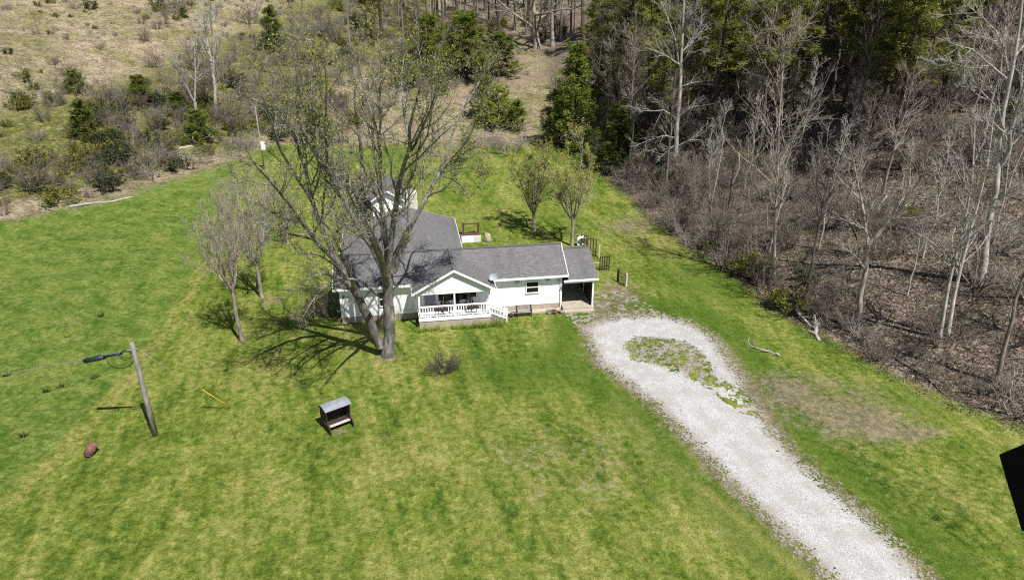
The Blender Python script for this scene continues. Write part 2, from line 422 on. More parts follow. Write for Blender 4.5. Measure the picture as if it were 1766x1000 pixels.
def tubes(P, Rr, sides):
    """P (B,n,3), Rr (B,n): many tapered tubes at once -> verts, quads"""
    B, n, _ = P.shape
    tan = np.empty_like(P); tan[:, 1:-1] = P[:, 2:] - P[:, :-2] if n > 2 else tan[:, 1:-1]
    tan[:, 0] = P[:, 1] - P[:, 0]; tan[:, -1] = P[:, -1] - P[:, -2]
    tan /= np.linalg.norm(tan, axis=2, keepdims=True) + 1e-9
    mean = P[:, -1] - P[:, 0]; mean /= np.linalg.norm(mean, axis=1, keepdims=True) + 1e-9
    ref = np.where(np.abs(mean[:, 2:3]) < 0.8, np.array([[0, 0, 1.0]]), np.array([[1.0, 0, 0]]))
    a = np.cross(tan, ref[:, None, :]); a /= np.linalg.norm(a, axis=2, keepdims=True) + 1e-9
    b = np.cross(tan, a)
    ang = np.arange(sides) * 2 * math.pi / sides
    V = P[:, :, None, :] + Rr[:, :, None, None] * (a[:, :, None, :] * np.cos(ang)[None, None, :, None] + b[:, :, None, :] * np.sin(ang)[None, None, :, None])
    idx = np.arange(B * n * sides).reshape(B, n, sides); nx = np.roll(idx, -1, axis=2)
    Q = np.stack([idx[:, :-1], nx[:, :-1], nx[:, 1:], idx[:, 1:]], axis=-1).reshape(-1, 4)
    return V.reshape(-1, 3), Q
def join(parts):
    vs, qs, k = [], [], 0
    for v, q in parts: vs.append(v); qs.append(q + k); k += len(v)
    return np.concatenate(vs), np.concatenate(qs)
def children(rng, P, Rr, k, n, t0, t1, ang, length, taper=0.35, rfac=0.55, wander=0.12, lift=0.25, rmin=0.004, lfall=0.6):
    """k side shoots for every parent branch"""
    B, m, _ = P.shape
    t = rng.uniform(t0, t1, (B, k)); f = t * (m - 1); i = np.minimum(f.astype(int), m - 2); w = (f - i)[..., None]
    ar = np.arange(B)[:, None]
    p0 = P[ar, i] * (1 - w) + P[ar, i + 1] * w
    r0 = (Rr[ar, i] * (1 - w[..., 0]) + Rr[ar, i + 1] * w[..., 0])
    tan = P[ar, i + 1] - P[ar, i]; tan /= np.linalg.norm(tan, axis=2, keepdims=True) + 1e-9
    rnd = rng.normal(size=(B, k, 3)); perp = rnd - (rnd * tan).sum(2, keepdims=True) * tan
    perp /= np.linalg.norm(perp, axis=2, keepdims=True) + 1e-9
    an = rng.normal(ang, 0.18, (B, k, 1))
    d = tan * np.cos(an) + perp * np.sin(an)
    plen = np.linalg.norm(np.diff(P, axis=1), axis=2).sum(1)[:, None]
    L = (length * plen if length < 1 else np.full((B, 1), length)) * (1 - lfall * t) * rng.uniform(0.6, 1.25, (B, k))
    d = d.reshape(-1, 3); p = p0.reshape(-1, 3); L = L.reshape(-1)
    out = [p]
    for s in range(n - 1):
        d = d + rng.normal(size=d.shape) * wander; d[:, 2] += lift / (n - 1)
        d /= np.linalg.norm(d, axis=1, keepdims=True) + 1e-9
        p = p + d * (L / (n - 1))[:, None]; out.append(p)
    C = np.stack(out, 1)
    rr = np.maximum(np.minimum(r0.reshape(-1) * rfac, 0.05 * L + 0.01), rmin)
    CR = rr[:, None] * np.linspace(1, taper, n)[None]
    return C, np.maximum(CR, rmin * 0.6)
def cards(rng, C, size, aspect=1.6, droop=0.0):
    """small leaf quads, free orientation"""
    n = len(C); s = size * rng.uniform(0.6, 1.4, (n, 1))
    a = rng.normal(size=(n, 3)); a[:, 2] -= droop; a /= np.linalg.norm(a, axis=1, keepdims=True)
    b = rng.normal(size=(n, 3)); b -= (a * b).sum(1, keepdims=True) * a; b /= np.linalg.norm(b, axis=1, keepdims=True)
    a = a * s * aspect / 2; b = b * s / 2
    V = np.stack([C - a, C + b * 0.9, C + a, C - b * 0.9], 1).reshape(-1, 3)
    return V, np.arange(4 * n).reshape(-1, 4)

# ------------------------------------------------------------------ the ground sheet
def axis_pts(segs):
    out = []
    for a, b, st in segs: out += list(np.arange(a, b, st))
    return np.array(out + [segs[-1][1]])
gx = axis_pts([(-420, -110, 6), (-110, -60, 1.5), (-60, -32, 0.6), (-32, 3, 0.35), (3, 22, 0.24), (22, 34, 0.35), (34, 60, 0.6), (60, 110, 1.5), (110, 420, 6)])
gy = axis_pts([(-80, 14, 4), (14, 72, 0.35), (72, 120, 0.6), (120, 200, 1.5), (200, 480, 7)])
GX, GY = np.meshgrid(gx, gy); fx, fy = GX.ravel(), GY.ravel()
gz = T(fx, fy)
nxg, nyg = len(gx), len(gy)
idx = np.arange(nxg * nyg).reshape(nyg, nxg)
q = np.stack([idx[:-1, :-1], idx[:-1, 1:], idx[1:, 1:], idx[1:, :-1]], -1).reshape(-1, 4)
gme = mesh_np('ground', np.stack([fx, fy, gz], 1), [q], 'ground', True)
dr = line_sd(fx, fy, WOOD_EDGE); dl = -line_sd(fx, fy, HILL_EDGE)
DRIVE = [tuple(atz(u, v)[:2]) for u, v in [(1700, 1260), (1560, 1120), (1440, 1000), (1350, 915), (1270, 838), (1190, 755), (1130, 695), (1080, 657), (1037, 627), (1014, 585),
         (1008, 565), (1035, 552), (1075, 543), (1130, 542), (1180, 552), (1225, 575), (1252, 612), (1277, 652), (1310, 710), (1350, 762), (1390, 802), (1440, 842), (1500, 892), (1560, 950), (1605, 1000), (1730, 1120), (1880, 1260)]]
ISLAND = [tuple(atz(u, v)[:2]) for u, v in [(1078, 598), (1090, 586), (1130, 580), (1178, 588), (1208, 606), (1222, 632), (1240, 665), (1215, 660), (1180, 640), (1140, 628), (1100, 618)]]
LUSH = [tuple(atz(u, v)[:2]) for u, v in [(-900, 420), (0, 392), (200, 348), (400, 286), (425, 300), (400, 370), (345, 440), (325, 485), (275, 550), (195, 660), (100, 760), (0, 845), (-300, 1100), (-900, 1100)]]
def px_blob(u, v, ru, rv, ang=0.0):
    """a patch on the lawn: centre and radii in the photograph, laid out on the ground"""
    c = atz(u, v); k = abs(atz(u + ru, v)[0] - c[0]); m = abs(atz(u, v - rv)[1] - c[1])
    ca, sa = math.cos(ang), math.sin(ang); X, Y = fx - c[0], fy - c[1]
    return np.exp(-(((X * ca + Y * sa) / k) ** 2 + ((-X * sa + Y * ca) / m) ** 2))
dsd = poly_sd(fx, fy, DRIVE)
A = {}
A['litter'] = np.maximum(smooth(-1.3, 1.6, dr) * (1 - 0.75 * smooth(120, 135, fy) * smooth(26, 16, fx)), smooth(128, 150, fy) * smooth(-22, -12, fx) * (1 - 0.6 * np.exp(-((fx - 4) / 9) ** 2 * 1.0)))
A['meadow'] = np.maximum(smooth(-1.6, 1.4, dl), smooth(100, 106, fy + 3 * (vnoise(fx, fy, 6, 5) - .5)))
A['hillgreen'] = smooth(2, 6, dl) * smooth(40, 24, dl) * 0.85
A['lush'] = smooth(-0.5, 0.5, poly_sd(fx, fy, LUSH)) + 0.55 * px_blob(720, 290, 110, 40)
TA, TB = at(770, 172), at(962, 112)
A['bare'] = 0.62 * px_blob(1450, 705, 130, 55, 0.35) + 0.3 * px_blob(1480, 720, 70, 25, 0.3) + 0.55 * px_blob(1340, 665, 70, 30, 0.5) + 0.9 * np.exp(-(seg_dist(fx, fy, TA[0], TA[1], TB[0], TB[1]) / 2.0) ** 2) + 0.72 * px_blob(1090, 390, 50, 22, -0.6) + 0.62 * px_blob(470, 518, 26, 10) \
    + 0.8 * px_blob(1070, 505, 45, 22) + 0.75 * px_blob(1035, 530, 30, 14) + 0.7 * px_blob(668, 616, 30, 8) + 0.75 * px_blob(585, 740, 20, 8) + 0.6 * px_blob(1570, 745, 60, 16, 0.2) \
    + 0.36 * px_blob(990, 790, 190, 80) + 0.6 * np.exp(-((dsd + 0.25) / 0.5) ** 2) + 0.6 * px_blob(760, 268, 60, 14) + 0.5 * smooth(-3.2, -0.6, dl) * smooth(1.2, 0.2, dl)
yard_e = seg_dist(fx, fy, *atz(1215, 838)[:2], *atz(1395, 1000)[:2])
A['green'] = 0.85 * np.exp(-((dsd + 1.7) / 1.3) ** 2) * (dr < -2) + 0.8 * px_blob(1250, 470, 110, 60, -0.5) + 0.7 * px_blob(900, 640, 120, 40) + 0.6 * px_blob(1560, 690, 140, 25, -0.4)
A['mowline'] = np.exp(-(yard_e / 0.26) ** 2)
for wgt, pa_, pb2 in [(0.34, (560, 778), (945, 682)), (0.30, (590, 795), (965, 696)), (0.34, (850, 740), (1010, 985)), (0.30, (930, 735), (1130, 985)), (0.34, (1010, 715), (1250, 990)), (0.28, (780, 760), (890, 985)), (0.3, (1060, 690), (1330, 985)), (0.25, (330, 560), (230, 800)), (0.25, (480, 560), (400, 860))]:
    q1, q2 = atz(*pa_), atz(*pb2); A['mowline'] = np.maximum(A['mowline'], wgt * (0.5 + vnoise(fx, fy, 2.0, 91, 2)) * np.exp(-(seg_dist(fx, fy, q1[0], q1[1], q2[0], q2[1]) / 0.34) ** 2))
A['dry'] = 0.5 * np.exp(-((poly_sd(fx, fy, LUSH) + 0.9) / 0.8) ** 2) * (dl < -3) + 0.5 * px_blob(450, 640, 120, 60) + 0.55 * px_blob(1150, 420, 120, 50, 0.6) + 0.5 * px_blob(700, 800, 130, 60) + 0.45 * px_blob(1620, 850, 160, 80)
for k, a in A.items():
    at_ = gme.attributes.new(k, 'FLOAT', 'POINT'); at_.data.foreach_set('value', np.asarray(a, np.float32))
ground = tag(link('ground', gme), 'sloping ground of mown lawn, green field, dry hillside and leaf-covered wood floor', 'ground', kind='structure')

# ------------------------------------------------------------------ gravel drive: a sheet of its own with a ragged edge
def gravel_sheet(name, cond, x0, x1, y0, y1, st, lift, label):
    xs, ys = np.arange(x0, x1, st), np.arange(y0, y1, st); X, Y = np.meshgrid(xs, ys)
    keep, edge = cond(X + st / 2, Y + st / 2)
    iy, ix = np.nonzero(keep); w = len(xs) + 1
    key = np.stack([iy * w + ix, iy * w + ix + 1, (iy + 1) * w + ix + 1, (iy + 1) * w + ix], 1)
    u, inv = np.unique(key.ravel(), return_inverse=True)
    vx, vy = x0 + (u % w) * st, y0 + (u // w) * st
    jx = (_hash(u % w, u // w, 5) - 0.5) * st * 0.7; jy = (_hash(u % w, u // w, 6) - 0.5) * st * 0.7
    vx, vy = vx + jx, vy + jy
    vz = T(vx, vy) + lift + 0.022 * vnoise(vx, vy, 0.3, 4, 3)
    me = mesh_np(name, np.stack([vx, vy, vz], 1), [inv.reshape(-1, 4)], 'gravel', True)
    a = me.attributes.new('edge', 'FLOAT', 'POINT'); a.data.foreach_set('value', cond(vx, vy)[1].astype(np.float32))
    cl = [(0.5 * (DRIVE[2 + k][0] + DRIVE[24 - k][0]), 0.5 * (DRIVE[2 + k][1] + DRIVE[24 - k][1])) for k in range(0, 6)]
    dc = np.abs(line_sd(vx, vy, cl)); tr_ = np.exp(-((dc - 0.85) / 0.3) ** 2)
    a = me.attributes.new('track', 'FLOAT', 'POINT'); a.data.foreach_set('value', tr_.astype(np.float32))
    return tag(link(name, me), label, 'gravel drive', kind='structure')
def drive_cond(X, Y):
    sd = poly_sd(X, Y, DRIVE); isl = poly_sd(X, Y, ISLAND)
    nz = vnoise(X, Y, 0.9, 21, 4) - 0.5; nf = vnoise(X, Y, 0.17, 33, 2) - 0.5
    wn_ = _hash(np.floor(X * 12.5), np.floor(Y * 12.5), 17) - 0.5
    e = sd + nz * 1.0 + nf * 1.0 + wn_ * 0.9
    patch = vnoise(X, Y, 0.38, 41, 3) + nf * 0.6
    inside_isl = (isl + nz * 1.2 + nf * 0.8 > -0.1) & (patch + wn_ * 0.42 > 0.50)
    tail = (seg_dist(X, Y, *atz(1175, 620)[:2], *atz(1290, 700)[:2]) < 0.9) & (patch > 0.56)
    k = (e > 0) & ~inside_isl & ~tail
    # patchy stones trodden out toward the carport
    fr = (seg_dist(X, Y, *atz(1050, 512)[:2], *atz(1105, 545)[:2]) < 2.0) & (patch > 0.60) & (sd < 0.2)
    fr |= (seg_dist(X, Y, *atz(1005, 545)[:2], *atz(1030, 560)[:2]) < 1.3) & (patch > 0.58) & (sd < 0.2)
    fr |= (sd > -1.1) & (sd <= 0.1) & (vnoise(X, Y, 0.15, 61, 2) > 0.70 + 0.22 * np.clip(-sd, 0, 1))
    return k | fr, np.clip(np.minimum(sd / 1.1, 0.25 - isl / 0.9), 0, 1)
dx_ = [p[0] for p in DRIVE]; dy_ = [p[1] for p in DRIVE]
gravel_sheet('driveway', drive_cond, min(dx_) - 2.5, max(dx_) + 1, max(12, min(dy_)), max(dy_) + 4.5, 0.08, 0.012, 'pale gravel drive curving to a turning loop below the house')

# ------------------------------------------------------------------ scattered cover (nobody could count it): points carry instances of small shapes kept in the same mesh
def scatter(name, protos, pts, rot, scl, kinds, label, cat):
    vs, fs, mi, kd, mats, k = [], [], [], [], [], 0
    for pi, (v, f, mat) in enumerate(protos):
        f = np.asarray(f)
        if f.shape[1] == 3: f = np.concatenate([f, f[:, 2:3]], 1)
        vs.append(np.asarray(v)); fs.append(f + k); k += len(v); mi += [pi] * len(f); kd += [pi] * len(v); mats.append(mat)
    npv = k
    V = np.concatenate(vs + [pts])
    me = mesh_np(name, V, [np.concatenate(fs)], mats, False, mi)
    kd = np.concatenate([np.array(kd), 100 + np.asarray(kinds)]).astype(np.int32)
    a = me.attributes.new('proto', 'INT', 'POINT'); a.data.foreach_set('value', kd)
    a = me.attributes.new('rot', 'FLOAT_VECTOR', 'POINT'); a.data.foreach_set('vector', np.concatenate([np.zeros((npv, 3)), rot]).astype(np.float32).ravel())
    a = me.attributes.new('scl', 'FLOAT', 'POINT'); a.data.foreach_set('value', np.concatenate([np.ones(npv), scl]).astype(np.float32))
    o = tag(link(name, me), label, cat, kind='stuff')
    ng = bpy.data.node_groups.new(name, 'GeometryNodeTree')
    ng.interface.new_socket('Geometry', in_out='INPUT', socket_type='NodeSocketGeometry')
    ng.interface.new_socket('Geometry', in_out='OUTPUT', socket_type='NodeSocketGeometry')
    N, L = ng.nodes, ng.links
    gi, go = N.new('NodeGroupInput'), N.new('NodeGroupOutput'); jn = N.new('GeometryNodeJoinGeometry')
    def named(nm, ty):
        n = N.new('GeometryNodeInputNamedAttribute'); n.data_type = ty; n.inputs['Name'].default_value = nm; return n.outputs['Attribute']
    pr, ro, sc = named('proto', 'INT'), named('rot', 'FLOAT_VECTOR'), named('scl', 'FLOAT')
    def pick(val):
        c = N.new('FunctionNodeCompare'); c.data_type = 'INT'; c.operation = 'EQUAL'
        ii = [s for s in c.inputs if s.type == 'INT']; L.new(pr, ii[0]); ii[1].default_value = val
        s = N.new('GeometryNodeSeparateGeometry'); s.domain = 'POINT'; L.new(gi.outputs[0], s.inputs['Geometry']); L.new(c.outputs[0], s.inputs['Selection'])
        return s.outputs['Selection']
    for pi in range(len(protos)):
        ip = N.new('GeometryNodeInstanceOnPoints'); L.new(pick(100 + pi), ip.inputs['Points']); L.new(pick(pi), ip.inputs['Instance'])
        L.new(ro, ip.inputs['Rotation']); L.new(sc, ip.inputs['Scale']); L.new(ip.outputs[0], jn.inputs[0])
    L.new(jn.outputs[0], go.inputs[0])
    md = o.modifiers.new('scatter', 'NODES'); md.node_group = ng
    return o
def tuft(rng, blades, h, spread, lean, w):
    v, f = [], []
    for i in range(blades):
        a = rng.uniform(0, 6.283); r = spread * math.sqrt(rng.random()); bx, by = r * math.cos(a), r * math.sin(a)
        hh = h * rng.uniform(0.55, 1.2); l = lean * hh * rng.uniform(0.2, 1.2); b = rng.uniform(0, 6.283)
        px, py = w * math.cos(b) / 2, w * math.sin(b) / 2; k = len(v)
        v += [(bx - px, by - py, -0.03), (bx + px, by + py, -0.03), (bx + l * math.cos(a), by + l * math.sin(a), hh)]; f.append((k, k + 1, k + 2))
    return np.array(v), np.array(f)
def in_view(x, y, z, m=60):
    u, v = project(np.stack([x, y, z], 1)); return (u > -m) & (u < 1766 + m) & (v > -m) & (v < 1000 + m)
def sprinkle(rng, n, x0, x1, y0, y1, keep):
    x = rng.uniform(x0, x1, n); y = rng.uniform(y0, y1, n); z = T(x, y)
    k = keep(x, y) & in_view(x, y, z); return x[k], y[k], z[k]
HOUSE = [(-13.6, 45.9), (-7.3, 46.6), (-6.8, 44.9), (-1.0, 45.9), (-1.2, 47.6), (7.0, 49.0), (6.2, 55.5), (-2.8, 54), (-5, 62), (-7, 66), (-13, 66), (-16, 60)]
rng = np.random.default_rng(7)
# short lawn grass
gp = [tuft(rng, 9, 0.10, 0.14, 0.9, 0.026) for _ in range(3)]
x, y, z = sprinkle(rng, 260000, -62, 46, 18, 104, lambda x, y: (line_sd(x, y, WOOD_EDGE) < 0.8) & (line_sd(x, y, HILL_EDGE) > 0) & (rng.random(len(x)) < np.clip(1.3 - y / 80, 0.12, 1)))
k = ~drive_cond(x, y)[0] & (poly_sd(x, y, HOUSE) < 0); x, y, z = x[k], y[k], z[k]
scatter('lawn_grass', [(v, f, 'green_grass') for v, f in gp], np.stack([x, y, z], 1), np.stack([0 * x, 0 * x, rng.uniform(0, 6.28, len(x))], 1),
        rng.uniform(0.6, 1.5, len(x)) * (1 + 0.5 * (poly_sd(x, y, LUSH) > 0)), rng.integers(0, 3, len(x)), 'short green lawn grass covering the yard and the field', 'grass')
# tall dry grass of the hill and the valley head
dp = [tuft(rng, 15, 0.75, 0.30, 0.5, 0.05) for _ in range(3)] + [tuft(rng, 14, 0.5, 0.32, 0.7, 0.06)]
def dryk(x, y):
    d = -line_sd(x, y, HILL_EDGE); r = line_sd(x, y, WOOD_EDGE); nn = vnoise(x, y, 7, 5)
    hill = (d > 0) & (rng.random(len(x)) < np.where((d > 4) & (d < 30), 0.25, 0.9) * np.clip(nn * 1.8, 0.2, 1))
    edge = (np.abs(d) < 1.6) & (rng.random(len(x)) < 0.5)
    back = (y > 101 + 3 * nn) & (r < 2)
    return (hill | edge | back) & (r < 3)
x, y, z = sprinkle(rng, 150000, -140, 20, 40, 230, dryk)
kd = np.where((vnoise(x, y, 6, 15) > 0.56) | ((-line_sd(x, y, HILL_EDGE) > 4) & (-line_sd(x, y, HILL_EDGE) < 30) & (rng.random(len(x)) < 0.6)), 3, rng.integers(0, 3, len(x)))
scatter('dry_grass', [(v, f, 'dry_grass') for v, f in dp[:3]] + [(dp[3][0], dp[3][1], 'bramble_leaf')], np.stack([x, y, z], 1), np.stack([0 * x, 0 * x, rng.uniform(0, 6.28, len(x))], 1),
        rng.uniform(0.6, 1.6, len(x)), kd, 'tall straw-coloured dry grass on the hillside and valley head', 'dry grass')
# fallen leaves on the wood floor
lp = [cards(rng, rng.normal(size=(22, 3)) * np.array([0.25, 0.25, 0.015]) + np.array([0, 0, 0.025]), 0.065, 1.4) for _ in range(3)]
x, y, z = sprinkle(rng, 60000, 6, 75, 22, 120, lambda x, y: (line_sd(x, y, WOOD_EDGE) > -0.6) & (rng.random(len(x)) < 0.75))
scatter('fallen_leaves', [(v, f, 'dry_leaf') for v, f in lp], np.stack([x, y, z], 1), np.stack([0 * x, 0 * x, rng.uniform(0, 6.28, len(x))], 1),
        rng.uniform(0.7, 1.5, len(x)), rng.integers(0, 3, len(x)), 'brown fallen leaves covering the floor of the wood', 'leaf litter')
# ------------------------------------------------------------------ the farmhouse
HA = R(9.0); HO = np.array([-12.8, 46.7, 0.0])
def hw(X, Y, z=0.0):
    return np.array([HO[0] + X * math.cos(HA) - Y * math.sin(HA), HO[1] + X * math.sin(HA) + Y * math.cos(HA), z])
def shingled(name, quad, th, parent, eave_dir):
    o = MB().slab(quad, th).build(name, 'shingles', parent)
    me = o.data; d = Vector(eave_dir).normalized(); q = [Vector(p) for p in quad]
    n = (q[1] - q[0]).cross(q[3] - q[0]).normalized(); up = n.cross(d)
    a = me.attributes.new('rco', 'FLOAT_VECTOR', 'POINT')
    a.data.foreach_set('vector', np.array([[v.co.dot(d), v.co.dot(up), 0] for v in me.vertices], np.float32).ravel())
    return o
house = empty('farmhouse', HO, HA, 'white single-storey farmhouse with grey shingle roofs and a gabled front porch', 'house')
ZE, ZR, YR = 2.95, 4.52, 2.35
# walls and foundations
MB().box(0, 16.9, 0, 4.75, 0.42, 2.98).build('wall', 'siding', house)
MB().box(0.05, 9.35, 4.752, 14.2, 0.42, 2.98).build('wall', 'siding', house)
MB().box(0.03, 16.87, 0.03, 4.72, -0.4, 0.418).build('foundation', 'concrete', house)
MB().box(0.08, 9.3, 4.74, 14.15, -0.4, 0.418).build('foundation', 'concrete', house)
for X in (-0.0, 16.9):
    MB().prism([(0, 2.985), (4.75, 2.985), (YR, 4.36)], 'x', X + (0.02 if X < 1 else -0.14), X + (0.14 if X < 1 else -0.02)).build('gable_wall', 'siding', house)
MB().prism([(0.1, 2.985), (9.3, 2.985), (4.7, 4.34)], 'y', 14.0, 14.16).build('gable_wall', 'siding', house)
# front block roof: two slopes
r1 = shingled('roof', [(-0.35, -0.42, ZE), (17.25, -0.42, ZE), (17.25, YR, ZR), (-0.35, YR, ZR)], 0.13, house, (1, 0, 0))
r2 = shingled('roof', [(-0.35, 5.15, ZE), (-0.35, YR + 0.004, ZR), (17.25, YR + 0.004, ZR), (17.25, 5.15, ZE)], 0.13, house, (1, 0, 0))
MB().box(-0.35, 17.25, YR - 0.12, YR + 0.13, ZR - 0.055, ZR + 0.022).build('ridge_cap', 'shingles', r1)
MB().box(-0.33, 5.32, -0.465, -0.423, ZE - 0.17, ZE + 0.0).build('fascia', 'white_paint', r1)
MB().box(11.5, 17.23, -0.465, -0.423, ZE - 0.17, ZE + 0.0).build('fascia', 'white_paint', r1)
MB().box(-0.3, 17.2, -0.40, -0.005, ZE - 0.19, ZE - 0.165).build('soffit', 'white_paint', r1)
sl = (ZR - ZE) / (YR + 0.42)
for X in (-0.392, 17.252):
    MB().prism([(-0.44, ZE - 0.17), (-0.44, ZE - 0.012), (YR, ZR - 0.004), (5.17, ZE - 0.012), (5.17, ZE - 0.17), (YR, ZR - 0.165)], 'x', X, X + 0.04).build('rake_board', 'white_paint', r1)
# rear wing roof
XC = 4.7
w1 = shingled('roof', [(-0.35, 2.6, ZE + 0.01), (XC, 2.6, ZR - 0.04), (XC, 14.45, ZR - 0.04), (-0.35, 14.45, ZE + 0.01)], 0.13, house, (0, 1, 0))
w2 = shingled('roof', [(9.75, 2.6, ZE + 0.01), (9.75, 14.45, ZE + 0.01), (XC + 0.004, 14.45, ZR - 0.04), (XC + 0.004, 2.6, ZR - 0.04)], 0.13, house, (0, 1, 0))
MB().box(XC - 0.12, XC + 0.13, 2.7, 14.45, ZR - 0.09, ZR - 0.02).build('ridge_cap', 'shingles', w1)
MB().box(9.755, 9.79, 5.3, 14.43, ZE - 0.15, ZE).build('fascia', 'white_paint', w2)
MB().box(-0.39, -0.355, 5.3, 14.43, ZE - 0.15, ZE).build('fascia', 'white_paint', w1)
MB().prism([(-0.36, ZE - 0.15), (-0.36, ZE), (XC, ZR - 0.045), (9.76, ZE), (9.76, ZE - 0.15), (XC, ZR - 0.2)], 'y', 14.455, 14.49).build('rake_board', 'white_paint', w1)
# raised rear block with the white front gable, and the chimney beside it
MB().box(2.25, 5.05, 13.7, 18.4, 3.2, 5.22).build('rear_wall', 'siding', house)
MB().prism([(2.25, 5.222), (5.05, 5.222), (3.65, 6.12)], 'y', 13.72, 13.86).build('rear_gable', 'siding', house)
b1 = shingled('rear_roof', [(1.9, 13.4, 5.12), (3.65, 13.4, 6.25), (3.65, 18.6, 6.25), (1.9, 18.6, 5.12)], 0.11, house, (0, 1, 0))
shingled('rear_roof', [(5.4, 13.4, 5.12), (5.4, 18.6, 5.12), (3.654, 18.6, 6.25), (3.654, 13.4, 6.25)], 0.11, house, (0, 1, 0))
MB().prism([(1.88, 4.97), (1.88, 5.10), (3.65, 6.245), (5.42, 5.10), (5.42, 4.97), (3.65, 6.09)], 'y', 13.35, 13.395).build('rake_board', 'white_paint', b1)
ch = MB()
for i in range(9):
    o_ = 0.02 * ((i * 7) % 3)
    ch.box(5.42 - o_, 6.35 + o_, 14.6 - o_, 15.4 + o_, 2.6 + i * 0.33, 2.6 + (i + 1) * 0.33 - 0.02)
chim = ch.build('chimney', 'stone_white', house)
MB().box(5.6, 6.15, 14.75, 15.25, 5.55, 5.72).build('flue', 'pot_grey', chim)
# plumbing vents on the roof
for (X, Y, z) in ((3.6, 1.0, 3.95), (7.0, 6.3, 3.9)):
    MB().tube([(X, Y, z - 0.5), (X, Y, z + 0.28)], 0.06, 8).build('vent_pipe', 'pot_grey', house)
def window(X, z0, z1, w, Y=0.0, parent=house, shut=False):
    f = MB()
    f.box(X - w / 2 - 0.08, X + w / 2 + 0.08, Y - 0.06, Y - 0.002, z1, z1 + 0.09).box(X - w / 2 - 0.1, X + w / 2 + 0.1, Y - 0.09, Y - 0.002, z0 - 0.08, z0)
    f.box(X - w / 2 - 0.08, X - w / 2, Y - 0.06, Y - 0.002, z0, z1).box(X + w / 2, X + w / 2 + 0.08, Y - 0.06, Y - 0.002, z0, z1)
    wo = f.build('window', 'white_paint', parent); zm = (z0 + z1) / 2
    for a, b in ((z0, zm - 0.035), (zm + 0.035, z1)):
        MB().box(X - w / 2 + 0.002, X + w / 2 - 0.002, Y - 0.03, Y - 0.004, a, b).build('pane', 'dark_glass', wo)
    MB().box(X - w / 2 + 0.002, X + w / 2 - 0.002, Y - 0.052, Y - 0.004, zm - 0.034, zm + 0.034).build('sash_bar', 'white_paint', wo)
window(14.55, 1.5, 2.36, 0.9)
window(3.4, 1.2, 2.3, 0.95)
window(9.9, 1.45, 2.5, 0.55)
window(8.65, 1.3, 2.55, 1.9)
window(7.55, 1.3, 2.5, 0.5)
for X in (13.35, 15.75):
    MB().box(X - 0.17, X + 0.17, -0.03, -0.003, 2.36, 2.54).build('vent', 'pot_grey', house)
dd = MB().box(6.25, 7.05, -0.05, -0.003, 0.76, 2.6).build('front_door', 'porch_door', house)
MB().box(6.95, 6.99, -0.09, -0.052, 1.55, 1.68).build('handle', 'wire_steel', dd)
MB().tube([(16.78, -0.07, 0.0), (16.78, -0.07, 2.6), (16.78, -0.35, 2.8)], 0.045, 8).build('downspout', 'white_paint', house)
MB().box(16.55, 16.62, -0.14, -0.003, 2.25, 2.5).build('wall_lamp', 'pot_grey', house)
MB().box(11.9, 16.8, -0.62, -0.02, -0.3, 0.06).build('flower_bed_kerb', 'concrete', house)
# porch
PX0, PX1, PF = 5.75, 11.05, -1.75
porch = MB().box(PX0, PX1, PF, -0.004, -0.4, 0.52).build('porch_base', 'concrete', house)
MB().box(PX0 - 0.04, PX1 + 0.04, PF - 0.05, -0.004, 0.523, 0.74).build('porch_floor', 'white_paint', porch)
XR, ZP = 8.4, 4.62
p1 = shingled('porch_roof', [(5.32, -2.05, 2.92), (XR, -2.05, ZP), (XR, 2.55, ZP), (5.32, 2.55, 2.92)], 0.11, house, (0, 1, 0))
p2 = shingled('porch_roof', [(11.48, -2.05, 2.92), (11.48, 2.55, 2.92), (XR + 0.004, 2.55, ZP), (XR + 0.004, -2.05, ZP)], 0.11, house, (0, 1, 0))
MB().box(XR - 0.11, XR + 0.12, -2.05, 2.3, ZP - 0.05, ZP + 0.018).build('ridge_cap', 'shingles', p1)
MB().prism([(5.30, 2.74), (5.30, 2.91), (XR, ZP - 0.005), (11.5, 2.91), (11.5, 2.74), (XR, ZP - 0.18)], 'y', -2.095, -2.055).build('rake_board', 'white_paint', p1)
MB().box(5.28, 5.315, -2.05, -0.47, 2.77, 2.92).build('fascia', 'white_paint', p1)
MB().box(11.485, 11.52, -2.05, -0.47, 2.77, 2.92).build('fascia', 'white_paint', p2)
MB().prism([(5.72, 2.86), (11.08, 2.86), (XR, 4.36)], 'y', PF - 0.06, PF + 0.04).build('porch_gable', 'white_paint', house)
MB().box(PX0, PX1, PF - 0.05, PF + 0.1, 2.66, 2.857).build('porch_beam', 'white_paint', house)
MB().box(PX0, PX1, PF + 0.11, -0.01, 2.70, 2.74).build('porch_ceiling', 'white_paint', house)
for X in (PX0 + 0.06, 8.4, PX1 - 0.06):
    MB().box(X - 0.06, X + 0.06, PF - 0.02, PF + 0.1, 0.742, 2.658).build('porch_post', 'white_paint', house)
rail = MB().box(PX0 + 0.14, PX1 - 0.14, PF - 0.02, PF + 0.09, 1.60, 1.70).box(PX0 + 0.14, PX1 - 0.14, PF, PF + 0.07, 0.88, 0.95).build('porch_railing', 'white_paint', house)
bal = MB().box(-0.035, 0.035, PF + 0.005, PF + 0.065, 0.951, 1.599)
b0 = bal.build('baluster', 'white_paint', rail, loc=(PX0 + 0.3, 0, 0))
nb = 26
for i in range(1, nb):
    X = PX0 + 0.3 + i * (PX1 - PX0 - 0.6) / (nb - 1)
    if abs(X - 8.4) < 0.09: continue
    link('baluster', b0.data, rail, (X, 0, 0))
for X in (7.05, 9.75): MB().box(X - 0.05, X + 0.05, PF + 0.0, PF + 0.07, 0.742, 0.879).build('rail_block', 'white_paint', rail)
